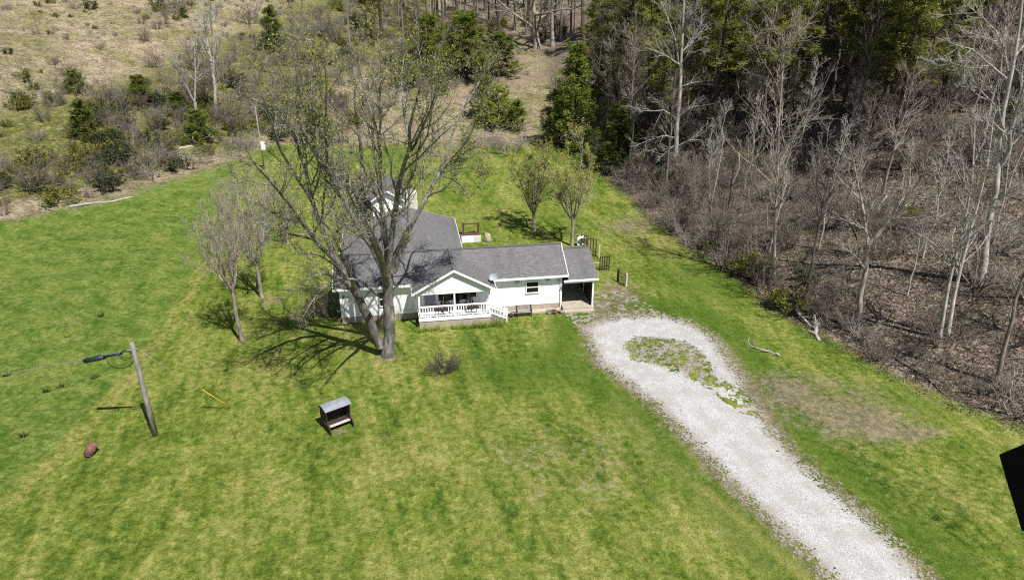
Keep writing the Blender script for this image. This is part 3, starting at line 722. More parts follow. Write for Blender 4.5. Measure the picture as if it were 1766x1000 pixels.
# side rail with the steps down to the right
st = MB()
for i in range(4): st.box(11.1 + i * 0.28, 11.1 + (i + 1) * 0.28 - 0.01, -1.6, -0.62, -0.1, 0.56 - i * 0.17)
steps = st.build('porch_steps', 'grey_wood', house)
for Y in (-1.62, -0.6):
    MB().slab([(11.02, Y - 0.05, 1.62), (12.3, Y - 0.05, 0.98), (12.3, Y + 0.05, 0.98), (11.02, Y + 0.05, 1.62)], 0.08).build('stair_rail', 'white_paint', steps)
    MB().slab([(11.02, Y - 0.04, 0.86), (12.3, Y - 0.04, 0.26), (12.3, Y + 0.04, 0.26), (11.02, Y + 0.04, 0.86)], 0.07).build('stair_rail', 'white_paint', steps)
    MB().box(12.24, 12.35, Y - 0.055, Y + 0.055, -0.15, 1.08).build('newel_post', 'white_paint', steps)
    for i in range(5):
        X = 11.2 + i * 0.21; MB().box(X - 0.03, X + 0.03, Y - 0.03, Y + 0.03, 0.72 - (X - 11.02) * 0.47, 1.5 - (X - 11.02) * 0.5).build('baluster', 'white_paint', steps)
# carport
cp = MB().box(16.93, 19.4, -0.55, 4.9, -0.4, 0.16).build('carport_slab', 'concrete', house)
MB().box(16.95, 19.3, -0.98, -0.56, -0.4, 0.05).build('step', 'concrete', cp)
c1 = shingled('carport_roof', [(17.27, -0.55, 2.55), (19.65, -0.55, 2.55), (19.65, 2.6, 3.98), (17.27, 2.6, 3.98)], 0.10, house, (1, 0, 0))
shingled('carport_roof', [(17.27, 5.3, 2.75), (17.27, 2.604, 3.98), (19.65, 2.604, 3.98), (19.65, 5.3, 2.75)], 0.10, house, (1, 0, 0))
MB().box(17.27, 19.65, 2.48, 2.73, 3.93, 4.0).build('ridge_cap', 'shingles', c1)
MB().box(16.95, 19.67, -0.60, -0.555, 2.42, 2.56).build('fascia', 'white_paint', c1)
MB().box(16.95, 19.38, -0.42, -0.30, 2.22, 2.40).build('carport_beam', 'white_paint', house)
for X, Y in ((19.28, -0.36), (19.28, 2.3), (19.28, 4.8)):
    MB().box(X - 0.055, X + 0.055, Y - 0.055, Y + 0.055, 0.162, 2.40).build('carport_post', 'white_paint', house)
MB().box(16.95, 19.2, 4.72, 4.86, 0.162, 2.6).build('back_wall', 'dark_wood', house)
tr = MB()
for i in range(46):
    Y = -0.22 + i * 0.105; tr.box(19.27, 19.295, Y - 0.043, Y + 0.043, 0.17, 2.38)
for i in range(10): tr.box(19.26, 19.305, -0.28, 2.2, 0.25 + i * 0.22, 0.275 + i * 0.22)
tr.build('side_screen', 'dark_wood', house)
MB().prism([(-0.5, 2.45), (5.1, 2.65), (2.6, 3.85)], 'x', 19.36, 19.44).build('carport_gable', 'white_paint', house)

# ------------------------------------------------------------------ things on and beside the house
def in_house(name, X, Y, z, label, cat, rz=0.0, group=None):
    return empty(name, hw(X, Y, z), HA + rz, label, cat, group)
for X, lb in ((7.35, 'dark trough planter hung on the porch rail below the front door'), (9.75, 'dark trough planter hung on the porch rail toward the steps')):
    t = in_house('planter_box', X, PF - 0.12, 1.36, lb, 'planter', group='planters on the porch rail')
    MB().box(-0.42, 0.42, -0.1, 0.09, 0, 0.2).build('trough', 'planter', t)
    v, f = cards(rng, rng.uniform([-0.4, -0.09, 0.2], [0.4, 0.08, 0.3], (70, 3)), 0.07); link('plants', mesh_np('plants', v, [f], 'dry_leaf'), t)
def rocker(X, Y, rz, lb):
    t = in_house('rocking_chair', X, Y, 0.745, lb, 'chair', rz, 'rocking chairs on the porch')
    MB().box(-0.27, 0.27, -0.25, 0.25, 0.40, 0.45).build('seat', 'dark_wood', t)
    for i in range(5): MB().box(-0.24 + i * 0.105, -0.18 + i * 0.105, 0.22, 0.26, 0.452, 1.15).build('back_slat', 'dark_wood', t)
    MB().box(-0.27, 0.27, 0.2, 0.28, 1.152, 1.24).build('top_rail', 'dark_wood', t)
    for s in (-1, 1):
        MB().box(s * 0.29 - 0.03, s * 0.29 + 0.03, -0.27, 0.26, 0.64, 0.68).build('armrest', 'dark_wood', t)
        for Y2 in (-0.22, 0.2): MB().box(s * 0.245 - 0.025, s * 0.245 + 0.025, Y2 - 0.025, Y2 + 0.025, 0.05, 0.398).build('leg', 'dark_wood', t)
        MB().tube([(s * 0.245, -0.45 + i * 0.1, 0.02 + 0.35 * (i / 9 - 0.45) ** 2) for i in range(10)], 0.025, 6).build('rocker', 'dark_wood', t)
rocker(7.75, -0.75, R(10), 'dark wooden rocking chair on the porch beside the front door')
rocker(9.55, -0.75, R(-12), 'dark wooden rocking chair on the porch near the steps')
t = in_house('porch_table', 8.65, -0.7, 0.745, 'small round table with a plant between the porch chairs', 'table')
MB().tube([(0, 0, 0.5), (0, 0, 0.55)], 0.3, 14).build('table_top', 'pot_grey', t)
for a in range(3): MB().tube([(0.2 * math.cos(a * 2.1), 0.2 * math.sin(a * 2.1), 0.0), (0.14 * math.cos(a * 2.1), 0.14 * math.sin(a * 2.1), 0.5)], 0.02, 6).build('leg', 'pot_grey', t)
t2 = in_house('potted_plant', 8.65, -0.7, 1.297, 'small leafy potted plant on the porch table', 'potted plant')
MB().tube([(0, 0, 0.0), (0, 0, 0.18)], [0.08, 0.12], 10).build('pot', 'terracotta', t2)
v, f = cards(rng, rng.normal(size=(90, 3)) * 0.13 + [0, 0, 0.3], 0.1); link('leaves', mesh_np('leaves', v, [f], 'cedar_dark'), t2)
# garden bench on the wall side
t = in_house('garden_bench', 13.75, -0.95, 0.0, 'grey slatted garden bench standing against the white wall', 'bench')
t.location.z = Tz(*hw(13.75, -0.95)[:2])
for i in range(4): MB().box(-0.62, 0.62, -0.2 + i * 0.11, -0.11 + i * 0.11, 0.42, 0.45).build('seat_slat', 'grey_wood', t)
for i in range(3): MB().box(-0.62, 0.62, 0.25 + i * 0.02, 0.28 + i * 0.02, 0.52 + i * 0.12, 0.61 + i * 0.12).build('back_slat', 'grey_wood', t)
for s in (-1, 1):
    MB().box(s * 0.56 - 0.03, s * 0.56 + 0.03, -0.2, -0.14, -0.02, 0.418).box(s * 0.56 - 0.03, s * 0.56 + 0.03, 0.2, 0.25, -0.02, 0.86).box(s * 0.56 - 0.035, s * 0.56 + 0.035, -0.22, 0.2, 0.60, 0.64).box(s * 0.56 - 0.03, s * 0.56 + 0.03, -0.2, -0.15, 0.45, 0.60).build('end_frame', 'dark_wood', t)
# low things along the wall
for X, c, s, lb in ((12.75, 'planter', 0.22, 'dark low planter at the wall beside the garden bench'), (15.75, 'pot_grey', 0.2, 'grey flower pot by the wall nearest the bench'), (16.15, 'rust', 0.26, 'brown lumpy flower pot by the wall corner'), (16.75, 'pot_grey', 0.22, 'grey flower pot under the downspout')):
    p = hw(X, -0.85); t = empty('flower_pot', (p[0], p[1], Tz(p[0], p[1]) - 0.01), HA, lb, 'flower pot', 'pots along the house wall')
    MB().tube([(0, 0, 0), (0, 0, s * 0.5), (0, 0, s), (0, 0, s)], [s * 0.6, s * 0.85, s, s * 0.8], 12).build('pot', c, t)
    v, f = cards(rng, rng.normal(size=(45, 3)) * s * 0.5 + [0, 0, s * 1.3], 0.08); tag(link('foliage', mesh_np('foliage', v, [f], 'dry_leaf'), t), kind='stuff')
# small satellite dish on the porch eave
t = in_house('satellite_dish', 11.35, -1.35, 3.0, 'small grey satellite dish on the porch roof corner', 'satellite dish', R(-25))
def dish_mesh(r, depth, n=18, m=5):
    vs, fs = [(0, 0, 0)], []
    for j in range(1, m + 1):
        for i in range(n):
            a = i * 2 * math.pi / n; rr = r * j / m; vs.append((rr * math.cos(a), rr * math.sin(a), depth * (j / m) ** 2))
    for i in range(n): fs.append((0, 1 + i, 1 + (i + 1) % n))
    for j in range(m - 1):
        for i in range(n): a = 1 + j * n; fs.append((a + i, a + n + i, a + n + (i + 1) % n, a + (i + 1) % n))
    return vs, fs
vs, fs = dish_mesh(0.3, 0.07); k = MB(); k.add(vs, fs); k.add([(x, y, z - 0.02) for x, y, z in vs], [f[::-1] for f in fs])
k.build('reflector', 'dish_grey', t, True, (0, 0, 0.55), (R(62), 0, R(15)))
MB().tube([(0, 0.12, -0.15), (0, 0.12, 0.4), (0, 0.04, 0.55)], 0.025, 8).build('mast', 'black_rubber', t)
MB().tube([(0, 0, 0.4), (0.06, -0.42, 0.42)], 0.018, 6).build('feed_arm', 'black_rubber', t)
MB().box(0.01, 0.11, -0.5, -0.4, 0.39, 0.47).build('receiver', 'black_rubber', t)
# big mesh dish behind the house
p = hw(0.75, 16.6); t = empty('large_dish', (p[0], p[1], Tz(p[0], p[1])), HA, 'large dark mesh satellite dish standing behind the left end of the house', 'satellite dish')
vs, fs = dish_mesh(1.15, 0.3, 26, 7); k = MB(); k.add(vs, fs); k.add([(x, y, z - 0.025) for x, y, z in vs], [f[::-1] for f in fs])
k.build('reflector', 'dish_mesh', t, True, (0, 0.1, 3.6), (R(72), 0, R(8)))
MB().tube([(0, 0.35, -0.3), (0, 0.35, 3.2)], 0.09, 10).build('mast', 'wire_steel', t)
for a in range(4): MB().tube([(0.9 * math.cos(a * 1.57 + .8), -0.25, 3.6 + 0.9 * math.sin(a * 1.57 + .8)), (0.0, -1.05, 3.85)], 0.015, 5).build('strut', 'wire_steel', t)

# leaf clumps below the porch
lily = [tuft(rng, 46, 0.5, 0.14, 0.85, 0.035) for _ in range(3)]
lme = [mesh_np('blades', v, [f], 'lily_leaf') for v, f in lily]
for i, X in enumerate([5.55, 5.9, 6.25, 6.6, 6.95, 7.3, 8.25, 8.6, 8.95, 9.3, 9.65, 10.0, 10.35, 10.7, 11.1, 11.5, 11.9]):
    Y = PF - 0.4 - 0.12 * (i % 2); p = hw(X, Y)
    big = X > 10.2; row = 'left' if X < 7.8 else 'right'
    nth = ['first', 'second', 'third', 'fourth', 'fifth', 'sixth'][i if i < 6 else i - 6 if i < 12 else i - 12] + ' '
    lb = 'tall green leaf clump from the left below the porch steps' if big else ('low green leaf clump from the left in the short row below the door' if X < 7.8 else 'low green leaf clump from the left in the long row below the porch')
    e = empty('leaf_clump', (p[0], p[1], Tz(p[0], p[1]) - 0.02), i * 1.3, nth + lb, 'plant', 'leaf clumps below the porch')
    e.scale = [1.25 if big else 0.85 + 0.1 * (i % 3)] * 3; link('leaf_blades', lme[i % 3], e)

for i, (u, v, lb) in enumerate([(163, 652, 'dark green clump in the field just left of the pole cable'), (105, 668, 'dark green clump in the field below the overhead cable'), (80, 676, 'yellowish clump in the field left of the dark one'), (12, 648, 'dark green clump at the left border of the field'), (42, 752, 'dark green clump in the field left of the rusty pipe'), (175, 545, 'dark green clump alone in the upper field'), (118, 580, 'pale green clump in the upper field')]):
    p = at(u, v); e = empty('leaf_clump', p, i * 1.1, lb, 'plant', 'clumps in the field'); e.scale = (0.95, 0.95, 0.7); link('leaf_blades', mesh_np('blades', *[lily[i % 3][0], [lily[i % 3][1]]], 'cedar_dark' if 'dark' in lb else 'lily_leaf'), e)
# ------------------------------------------------------------------ yard things
def ground_empty(name, u, v, label, cat, rz=0.0, group=None, sink=0.0):
    p = at(u, v); return empty(name, (p[0], p[1], p[2] - sink), rz, label, cat, group)
# utility pole, guy wire, cable, splice case
pb = at(268, 750); ptop = np.array([pb[0], pb[1], pb[2] + 6.05])
pole = empty('utility_pole', pb, 0, 'weathered grey wooden utility pole on the lawn beside the field edge', 'utility pole')
MB().tube([(0, 0, -0.5), (0, 0, 2.5), (0.0, 0, 4.6), (0, 0, 6.05)], [0.165, 0.15, 0.13, 0.115], 14).build('post', 'grey_wood', pole, True)
MB().box(-0.17, -0.1, -0.05, 0.05, 5.5, 5.75).build('bracket', 'wire_steel', pole)
MB().box(-0.02, 0.02, -0.14, -0.11, 4.9, 5.95).build('ground_strap', 'wire_steel', pole)
def span(a, b, sag, n=24):
    a, b = np.asarray(a, float), np.asarray(b, float)
    return [tuple(a + (b - a) * i / n - np.array([0, 0, sag * 4 * (i / n) * (1 - i / n)])) for i in range(n + 1)]
ca = ptop + np.array([-0.12, 0, -0.45]); cb = aty(-140, 668, 33.5)
def onto(o, pts, r, mat, nm='strand'):
    o0 = np.array(o.location); return MB().tube([tuple(np.array(p) - o0) for p in pts], r, 6).build(nm, mat, o, True)
cab = empty('overhead_cable', pb, 0, 'thin overhead cable running left from the utility pole', 'cable'); onto(cab, span(ca, cb, 0.12), 0.018, 'wire_steel')
f1, f2 = ca + (cb - ca) * 0.045, ca + (cb - ca) * 0.125; f3 = ca + (cb - ca) * 0.215
spl = empty('splice_case', f2, 0, 'black cylindrical splice case hanging on the cable by the pole', 'splice case')
dn = np.array([0, 0, -0.15])
onto(spl, [f1 + dn * .8, f2 + dn * .8], [0.075, 0.085], 'case_plastic', 'narrow_case'); onto(spl, [f2 + dn, f3 + dn * 1.2], [0.14, 0.14], 'case_plastic', 'wide_case')
for q_ in (f2 + (f3 - f2) * .04, f3): onto(spl, [q_ + np.array([0, 0, 0.06]), q_ + dn * 2.1], 0.016, 'wire_steel', 'hanger')
coil = empty('cable_coil', ca, 0, 'black loops of slack cable hanging beside the pole top', 'cable coil')
for cx, cz, rr in ((-0.35, -0.35, 0.30), (-0.33, -0.33, 0.22), (-0.72, -0.55, 0.62)):
    onto(coil, [ca + np.array([cx + rr * math.cos(a), 0.03 * math.sin(3 * a) + rr * 0.3 * math.cos(a), cz + rr * math.sin(a)]) for a in np.linspace(0 if rr < .5 else 2.6, 6.283 if rr < .5 else 6.9, 26)], 0.02, 'black_rubber', 'loop')
ga = at(399, 703); guy = empty('guy_wire', ga, 0, 'thin guy wire slanting from the pole top to the lawn', 'guy wire')
gt = ptop + np.array([0.1, 0, -0.3]); onto(guy, [ga + np.array([0, 0, -0.2]), gt], 0.008, 'wire_steel')
gg = empty('guy_guard', ga, 0, 'bright yellow guard tube on the slanting guy wire', 'guy guard'); onto(gg, [ga, ga + (gt - ga) * 0.33], 0.022, 'yellow_plastic', 'tube')
# second pole far back, its wire and white plate
fb = at(456, 292); fp = empty('utility_pole', fb, 0, 'thin pale pole with a white plate behind the bare trees', 'utility pole')
MB().tube([(0, 0, -0.4), (0, 0, 8.2)], [0.10, 0.07], 10).build('post', 'grey_wood', fp, True)
MB().box(0.02, 0.6, -0.13, -0.10, 2.6, 3.7).build('plate', 'white_paint', fp)
w = empty('overhead_wire', fb, 0, 'single pale wire strung along the foot of the left hill', 'wire'); onto(w, span(fb + np.array([0, 0, 2.6]), aty(-120, 347, 62), 0.35), 0.010, 'wire_steel')
# covered glider bench
t = ground_empty('covered_bench', 583, 735, 'dark covered garden bench with a curved metal roof on the lawn', 'covered bench', R(37)); t.scale = (0.86, 0.95, 0.84)
for s in (-1, 1):
    poly = [(-0.30, 0.05), (0.62, 0.05), (0.70, 1.2), (0.62, 1.6), (0.36, 1.82), (-0.02, 1.84), (-0.34, 1.76), (-0.30, 0.9), (-0.36, 0.7)]
    MB().prism(poly, 'x', s * 0.82 - 0.03, s * 0.82 + 0.03).build('side_panel', 'dark_wood', t)
    MB().box(s * 0.82 - 0.055, s * 0.82 + 0.055, -0.62, 0.1, 0.62, 0.68).build('armrest', 'brown_wood', t)
    MB().prism([(-0.6, 0.0), (-0.3, 0.0), (-0.2, 0.618), (-0.58, 0.618), (-0.68, 0.3)], 'x', s * 0.82 - 0.04, s * 0.82 + 0.04).build('front_leg', 'dark_wood', t)
    MB().box(s * 0.82 - 0.05, s * 0.82 + 0.05, -0.7, 0.75, -0.02, 0.048).build('runner', 'dark_wood', t)
for i in range(4): MB().box(-0.785, 0.785, 0.50 + 0.01 * i, 0.54 + 0.01 * i, 0.45 + i * 0.29, 0.72 + i * 0.29).build('back_board', 'dark_wood', t)
MB().box(-0.785, 0.785, -0.38, -0.16, 0.42, 0.46).build('seat_board', 'grey_board', t); MB().box(-0.785, 0.785, -0.14, 0.06, 0.42, 0.46).build('seat_board', 'dark_wood', t); MB().box(-0.785, 0.785, 0.08, 0.28, 0.42, 0.46).build('seat_board', 'dark_wood', t)
prof = [(-0.46, 1.79), (-0.1, 1.90), (0.2, 1.93), (0.42, 1.88), (0.62, 1.74), (0.76, 1.46)]
rm = MB()
for a, b in zip(prof[:-1], prof[1:]): rm.slab([(-0.93, a[0], a[1]), (0.93, a[0], a[1]), (0.93, b[0], b[1]), (-0.93, b[0], b[1])], 0.02)
rm.build('metal_roof', 'sheet_metal', t)
# rusty pipe
t = ground_empty('rusty_pipe', 153, 786, 'rusty brown length of pipe tipped on the lawn beside the field', 'pipe', R(-25), sink=0.05); t.scale = (0.78, 0.78, 0.82)
k = MB(); nn = 18; prof = [(0.0, 0.31), (0.86, 0.31), (0.86, 0.275), (0.0, 0.275)]
vs = [(r_ * math.cos(i * 6.2832 / nn), r_ * math.sin(i * 6.2832 / nn), h_) for h_, r_ in prof for i in range(nn)]
k.add(vs, [(j * nn + i, j * nn + (i + 1) % nn, ((j + 1) % 4) * nn + (i + 1) % nn, ((j + 1) % 4) * nn + i) for j in range(4) for i in range(nn)])
sh = k.build('shell', 'rust', t, True, (0, 0, 0.12), (R(-28), R(14), 0))
for h_ in (0.06, 0.45, 0.82): MB().tube([(0.315 * math.cos(a), 0.315 * math.sin(a), h_) for a in np.linspace(0, 6.283, 20)], 0.018, 5, False).build('rib', 'rust', sh)
# unexplained black shape at the right border, stood in for by a flat slab
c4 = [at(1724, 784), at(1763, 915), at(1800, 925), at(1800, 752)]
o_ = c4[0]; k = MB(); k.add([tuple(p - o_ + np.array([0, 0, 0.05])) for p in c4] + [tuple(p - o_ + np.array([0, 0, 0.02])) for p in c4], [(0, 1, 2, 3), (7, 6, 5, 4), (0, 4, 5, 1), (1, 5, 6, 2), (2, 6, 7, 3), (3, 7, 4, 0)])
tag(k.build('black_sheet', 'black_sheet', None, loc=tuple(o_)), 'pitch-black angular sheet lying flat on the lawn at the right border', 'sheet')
# white raised bed with its timber frame, rock and tub behind the house
p = at(813, 418); t = empty('raised_bed', p, HA, 'whitewashed low masonry bed behind the house', 'raised bed')
for i in range(3): MB().box(-0.95 + i * 0.64, -0.95 + (i + 1) * 0.64 - 0.02, 0, 0.2, -0.1, 0.62).build('block', 'stone_white' if i == 2 else 'white_paint', t)
MB().box(-0.93, 0.95, 0.205, 1.2, -0.1, 0.5).build('bed_soil', 'brown_wood', t)
p = at(812, 404); t = empty('garden_trellis', p, HA, 'dark brown timber post-and-rail frame behind the white bed', 'trellis')
for s in (-0.75, 0.75): MB().box(s - 0.1, s + 0.1, -0.1, 0.1, -0.2, 1.25).build('post', 'brown_wood', t)
for z_ in (0.1, 1.05): MB().box(-0.645, 0.645, -0.03, 0.03, z_, z_ + 0.1).build('rail', 'brown_wood', t)
p = at(841, 416); t = empty('rock', p, 0, 'pale upright rock at the end of the white bed', 'rock')
rk = rng.normal(size=(60, 3)); rk /= np.linalg.norm(rk, axis=1, keepdims=True); rk *= rng.uniform(0.8, 1.1, (60, 1)) * [0.4, 0.35, 0.6]
import bmesh
bm = bmesh.new(); [bm.verts.new(r_) for r_ in rk]; bmesh.ops.convex_hull(bm, input=bm.verts); me = bpy.data.meshes.new('stone'); bm.to_mesh(me); bm.free(); me.materials.append(MATS['concrete']); link('stone', me, t, (0, 0, 0.25))
p = at(1001, 424); t = empty('wash_tub', p, 0, 'white round tub tipped on its side behind the carport', 'tub')
vs, fs = [], []; nn = 20
for j, (h_, r_) in enumerate([(0, 0.45), (0.4, 0.55), (0.4, 0.5), (0.06, 0.42)]): vs += [(r_ * math.cos(i * 6.2832 / nn), r_ * math.sin(i * 6.2832 / nn), h_) for i in range(nn)]
fs = [(j * nn + i, j * nn + (i + 1) % nn, (j + 1) * nn + (i + 1) % nn, (j + 1) * nn + i) for j in range(3) for i in range(nn)] + [tuple(range(nn)), tuple(3 * nn + i for i in range(nn))]
k = MB(); k.add(vs, fs); k.build('tub_shell', 'white_paint', t, True, (0, 0.35, 0.6), (R(115), 0, R(20)))
# fence pieces by the carport
def pickets(u, v, rz, n, w_, h_, mat, lb, top=True, jag=0.0):
    p = at(u, v); t = empty('picket_fence', p, rz, lb, 'fence', 'broken fence pieces by the carport')
    for i in range(n):
        X = (i - (n - 1) / 2) * w_ / max(n - 1, 1); MB().box(X - 0.045, X + 0.045, -0.03, 0.03, -0.15, h_ - jag * ((i * 5) % 3) * 0.2).build('picket', mat, t)
    for z_ in ((0.35, h_ - 0.15) if top else (0.35,)): MB().box(-w_ / 2, w_ / 2, 0.031, 0.065, z_, z_ + 0.06).build('rail', mat, t)
pickets(1042, 466, R(10), 5, 0.85, 1.35, 'dark_wood', 'dark upright rail fence piece nearest the carport corner')
pickets(1020, 440, R(-20), 4, 0.8, 1.7, 'brown_wood', 'tall brown picket fence piece behind the carport')
pickets(1007, 425, R(-40), 3, 0.6, 1.2, 'brown_wood', 'short brown picket fence piece beside the tub')
p = at(1072, 490); t = empty('garden_gate', p, R(-62), 'dark wire garden gate standing alone beside the drive', 'gate')
MB().box(-0.62, -0.5, -0.06, 0.06, -0.2, 1.15).build('post', 'black_rubber', t); MB().box(0.5, 0.66, -0.08, 0.08, -0.2, 1.2).build('post', 'pale_wood', t)
for i in range(6): MB().box(-0.4 + i * 0.16, -0.385 + i * 0.16, -0.01, 0.01, 0.1, 0.95).build('bar', 'black_rubber', t)
for z_ in (0.08, 0.95): MB().box(-0.498, 0.498, -0.02, 0.02, z_, z_ + 0.04).build('rail', 'black_rubber', t)
for u, v, h_, mt, lb in ((1033, 444, 1.25, 'pale_wood', 'pale short post between the fence pieces'), (1003, 410, 1.15, 'grey_wood', 'grey thick post behind the carport'),
        (788, 333, 1.6, 'grey_wood', 'pale post in the back lawn behind the raised bed'), (831, 326, 1.7, 'grey_wood', 'pale post in the back lawn left of the leafing trees'), (878, 318, 1.4, 'grey_wood', 'grey post at the edge of the dry grass behind the leafing tree'),
        (953, 345, 1.3, 'grey_wood', 'pale fence post seen between the two leafing trees'), (965, 356, 1.3, 'grey_wood', 'grey fence post left of the leafing tree by the carport'), (905, 645 - 320, 1.3, 'grey_wood', 'grey post half hidden by the left leafing tree')):
    t = ground_empty('fence_post', u, v, lb, 'post', group='single posts behind the house')
    MB().box(-0.07, 0.07, -0.07, 0.07, -0.2, h_).build('post', mt, t); MB().prism([(-0.075, h_ + 0.001), (0.075, h_ + 0.001), (0, h_ + 0.06)], 'y', -0.075, 0.075).build('post_top', mt, t)
p = hw(19.3, 2.6); 
# timber offcut
t = ground_empty('timber', 1030, 454, 'yellow plank lying by the fence at the carport', 'plank'); MB().box(-0.75, 0.35, -0.06, 0.06, 0.02, 0.08).build('board', 'pale_wood', t)

# ------------------------------------------------------------------ trees
TR = np.random.default_rng(11)
def crown_mesh(nm, levels, barkmat, leafset=None):
    """levels: (P, R, sides); leafset: (verts, quads, material)"""
    v, f = join([tubes(P, Rr, s) for P, Rr, s in levels]); mats = [barkmat]; mi = None; fs = [f]
    if leafset is not None:
        lv, lf, lm = leafset; fs.append(lf + len(v)); v = np.concatenate([v, lv]); mats.append(lm); mi = [0] * len(f) + [1] * len(lf)
    return mesh_np(nm, v, fs, mats, False, mi)
def trunk_path(rng, H, n, wob, lean=0.0, az=0.0):
    t = np.linspace(0, 1, n); w = np.cumsum(rng.normal(size=(n, 2)) * wob, axis=0); w -= w[0]
    return np.stack([w[:, 0] + lean * H * t * math.cos(az), w[:, 1] + lean * H * t * math.sin(az), H * t - 0.3 * (t == 0)], 1)[None]
def bare_proto(rng, nm, H, r, spread, start, nl, mat, sub=7, tw=6, ang=0.85, lift=0.5, wob=0.10, leaves=None, rmin=0.010, lean=0.0, lfall=0.6):
    P = trunk_path(rng, H, 12, wob, lean, rng.uniform(0, 6.28)); Rr = (r * np.linspace(1, 0.16, 12) ** 0.9)[None]; Rr[0, 0] *= 1.45
    L1, R1 = children(rng, P, Rr, nl, 7, start, 0.99, ang, spread / H, 0.3, 0.5, 0.12, lift, rmin * 1.6, lfall)
    L2, R2 = children(rng, L1, R1, sub, 5, 0.15, 1.0, 0.7, 0.5, 0.4, 0.6, 0.16, lift * 0.7, rmin * 1.1, 0.5)
    L3, R3 = children(rng, L2, R2, tw, 4, 0.15, 1.0, 0.6, 0.55, 0.5, 0.6, 0.2, lift * 0.5, rmin * 0.8, 0.4)
    v, f = tubes(P, Rr, 9); tm = mesh_np(nm + '_trunk', v, [f], mat, True)
    ls = None
    if leaves:
        lm, cnt, size = leaves; C = L3[:, 1:].reshape(-1, 3); C = C[rng.integers(0, len(C), cnt)] + rng.normal(size=(cnt, 3)) * 0.08
        lv, lf = cards(rng, C, size); ls = (lv, lf, lm)
    return tm, crown_mesh(nm + '_crown', [(L1, R1, 5), (L2, R2, 4), (L3, R3, 3)], mat, ls), H
def pine_proto(rng, nm, H, r, start, nb, reach, mat='pine_needle', dense=38, size=0.27):
    P = trunk_path(rng, H, 12, 0.09); Rr = (r * np.linspace(1, 0.14, 12))[None]
    L1, R1 = children(rng, P, Rr, nb, 6, start, 1.0, 1.35, reach / H, 0.3, 0.4, 0.10, 0.35, 0.014, 0.75)
    L2, R2 = children(rng, L1, R1, 8, 4, 0.3, 1.0, 0.75, 0.42, 0.4, 0.6, 0.15, 0.3, 0.009, 0.4)
    D, RD = children(rng, P, Rr, 14, 5, start * 0.35, start, 1.45, reach * 0.5 / H, 0.3, 0.3, 0.14, -0.1, 0.010, 0.3)   # dead lower limbs
    n = len(L2); k = rng.uniform(0.35, 1.0, (n, dense)) * 3; i = np.minimum(k.astype(int), 2); w = (k - i)[..., None]
    ar = np.arange(n)[:, None]; C = (L2[ar, i] * (1 - w) + L2[ar, i + 1] * w).reshape(-1, 3) + rng.normal(size=(n * dense, 3)) * np.array([0.6, 0.6, 0.28]) * size
    lv, lf = cards(rng, C, size, 1.0); lv = lv.reshape(-1, 4, 3); c = lv.mean(1, keepdims=True); lv = ((lv - c) * [1.15, 1.15, 0.55] + c); lv[:, 1] = c[:, 0] + (lv[:, 1] - c[:, 0]) * 0.35; lv[:, 3] = c[:, 0] + (lv[:, 3] - c[:, 0]) * 0.35
    lv = lv.reshape(-1, 3)
    v, f = tubes(P, Rr, 9); tm = mesh_np(nm + '_trunk', v, [f], 'bark_pine', True)
    return tm, crown_mesh(nm + '_crown', [(L1, R1, 4), (L2, R2, 3), (D, RD, 3)], 'bark_pine', (lv, lf, mat)), H
def cedar_proto(rng, nm, H, rad, mat, cnt=5200, size=0.17, blunt=0.75):
    P = trunk_path(rng, H, 8, 0.03); Rr = (0.12 * np.linspace(1, 0.2, 8))[None]
    L1, R1 = children(rng, P, Rr, 60, 5, 0.06, 0.98, 1.15, rad / H * 1.1, 0.3, 0.3, 0.1, 0.35, 0.012, 0.8)
    az = rng.uniform(0, 6.283, cnt); t = rng.beta(1.1, 1.5, cnt); lob = 1 + 0.16 * np.sin(az * 3 + t * 9) + 0.55 * (vnoise(np.cos(az) * 2.4 + t * 5, np.sin(az) * 2.4 - t * 6, 1.0, int(H * 10), 3) - 0.5) * 2
    rr = rad * (1 - t) ** blunt * lob * rng.uniform(0.45, 1.0, cnt) ** 0.45; rr *= smooth(-0.05, 0.15, t)
    C = np.stack([rr * np.cos(az), rr * np.sin(az), 0.15 + H * t * 1.02 + 0.12 * rr + rng.normal(size=cnt) * 0.06], 1)
    lv, lf = cards(rng, C, size, 1.7)
    v, f = tubes(P, Rr, 8); tm = mesh_np(nm + '_trunk', v, [f], 'bark_pine', True)
    return tm, crown_mesh(nm + '_crown', [(L1, R1, 4)], 'bark_pine', (lv, lf, mat)), H
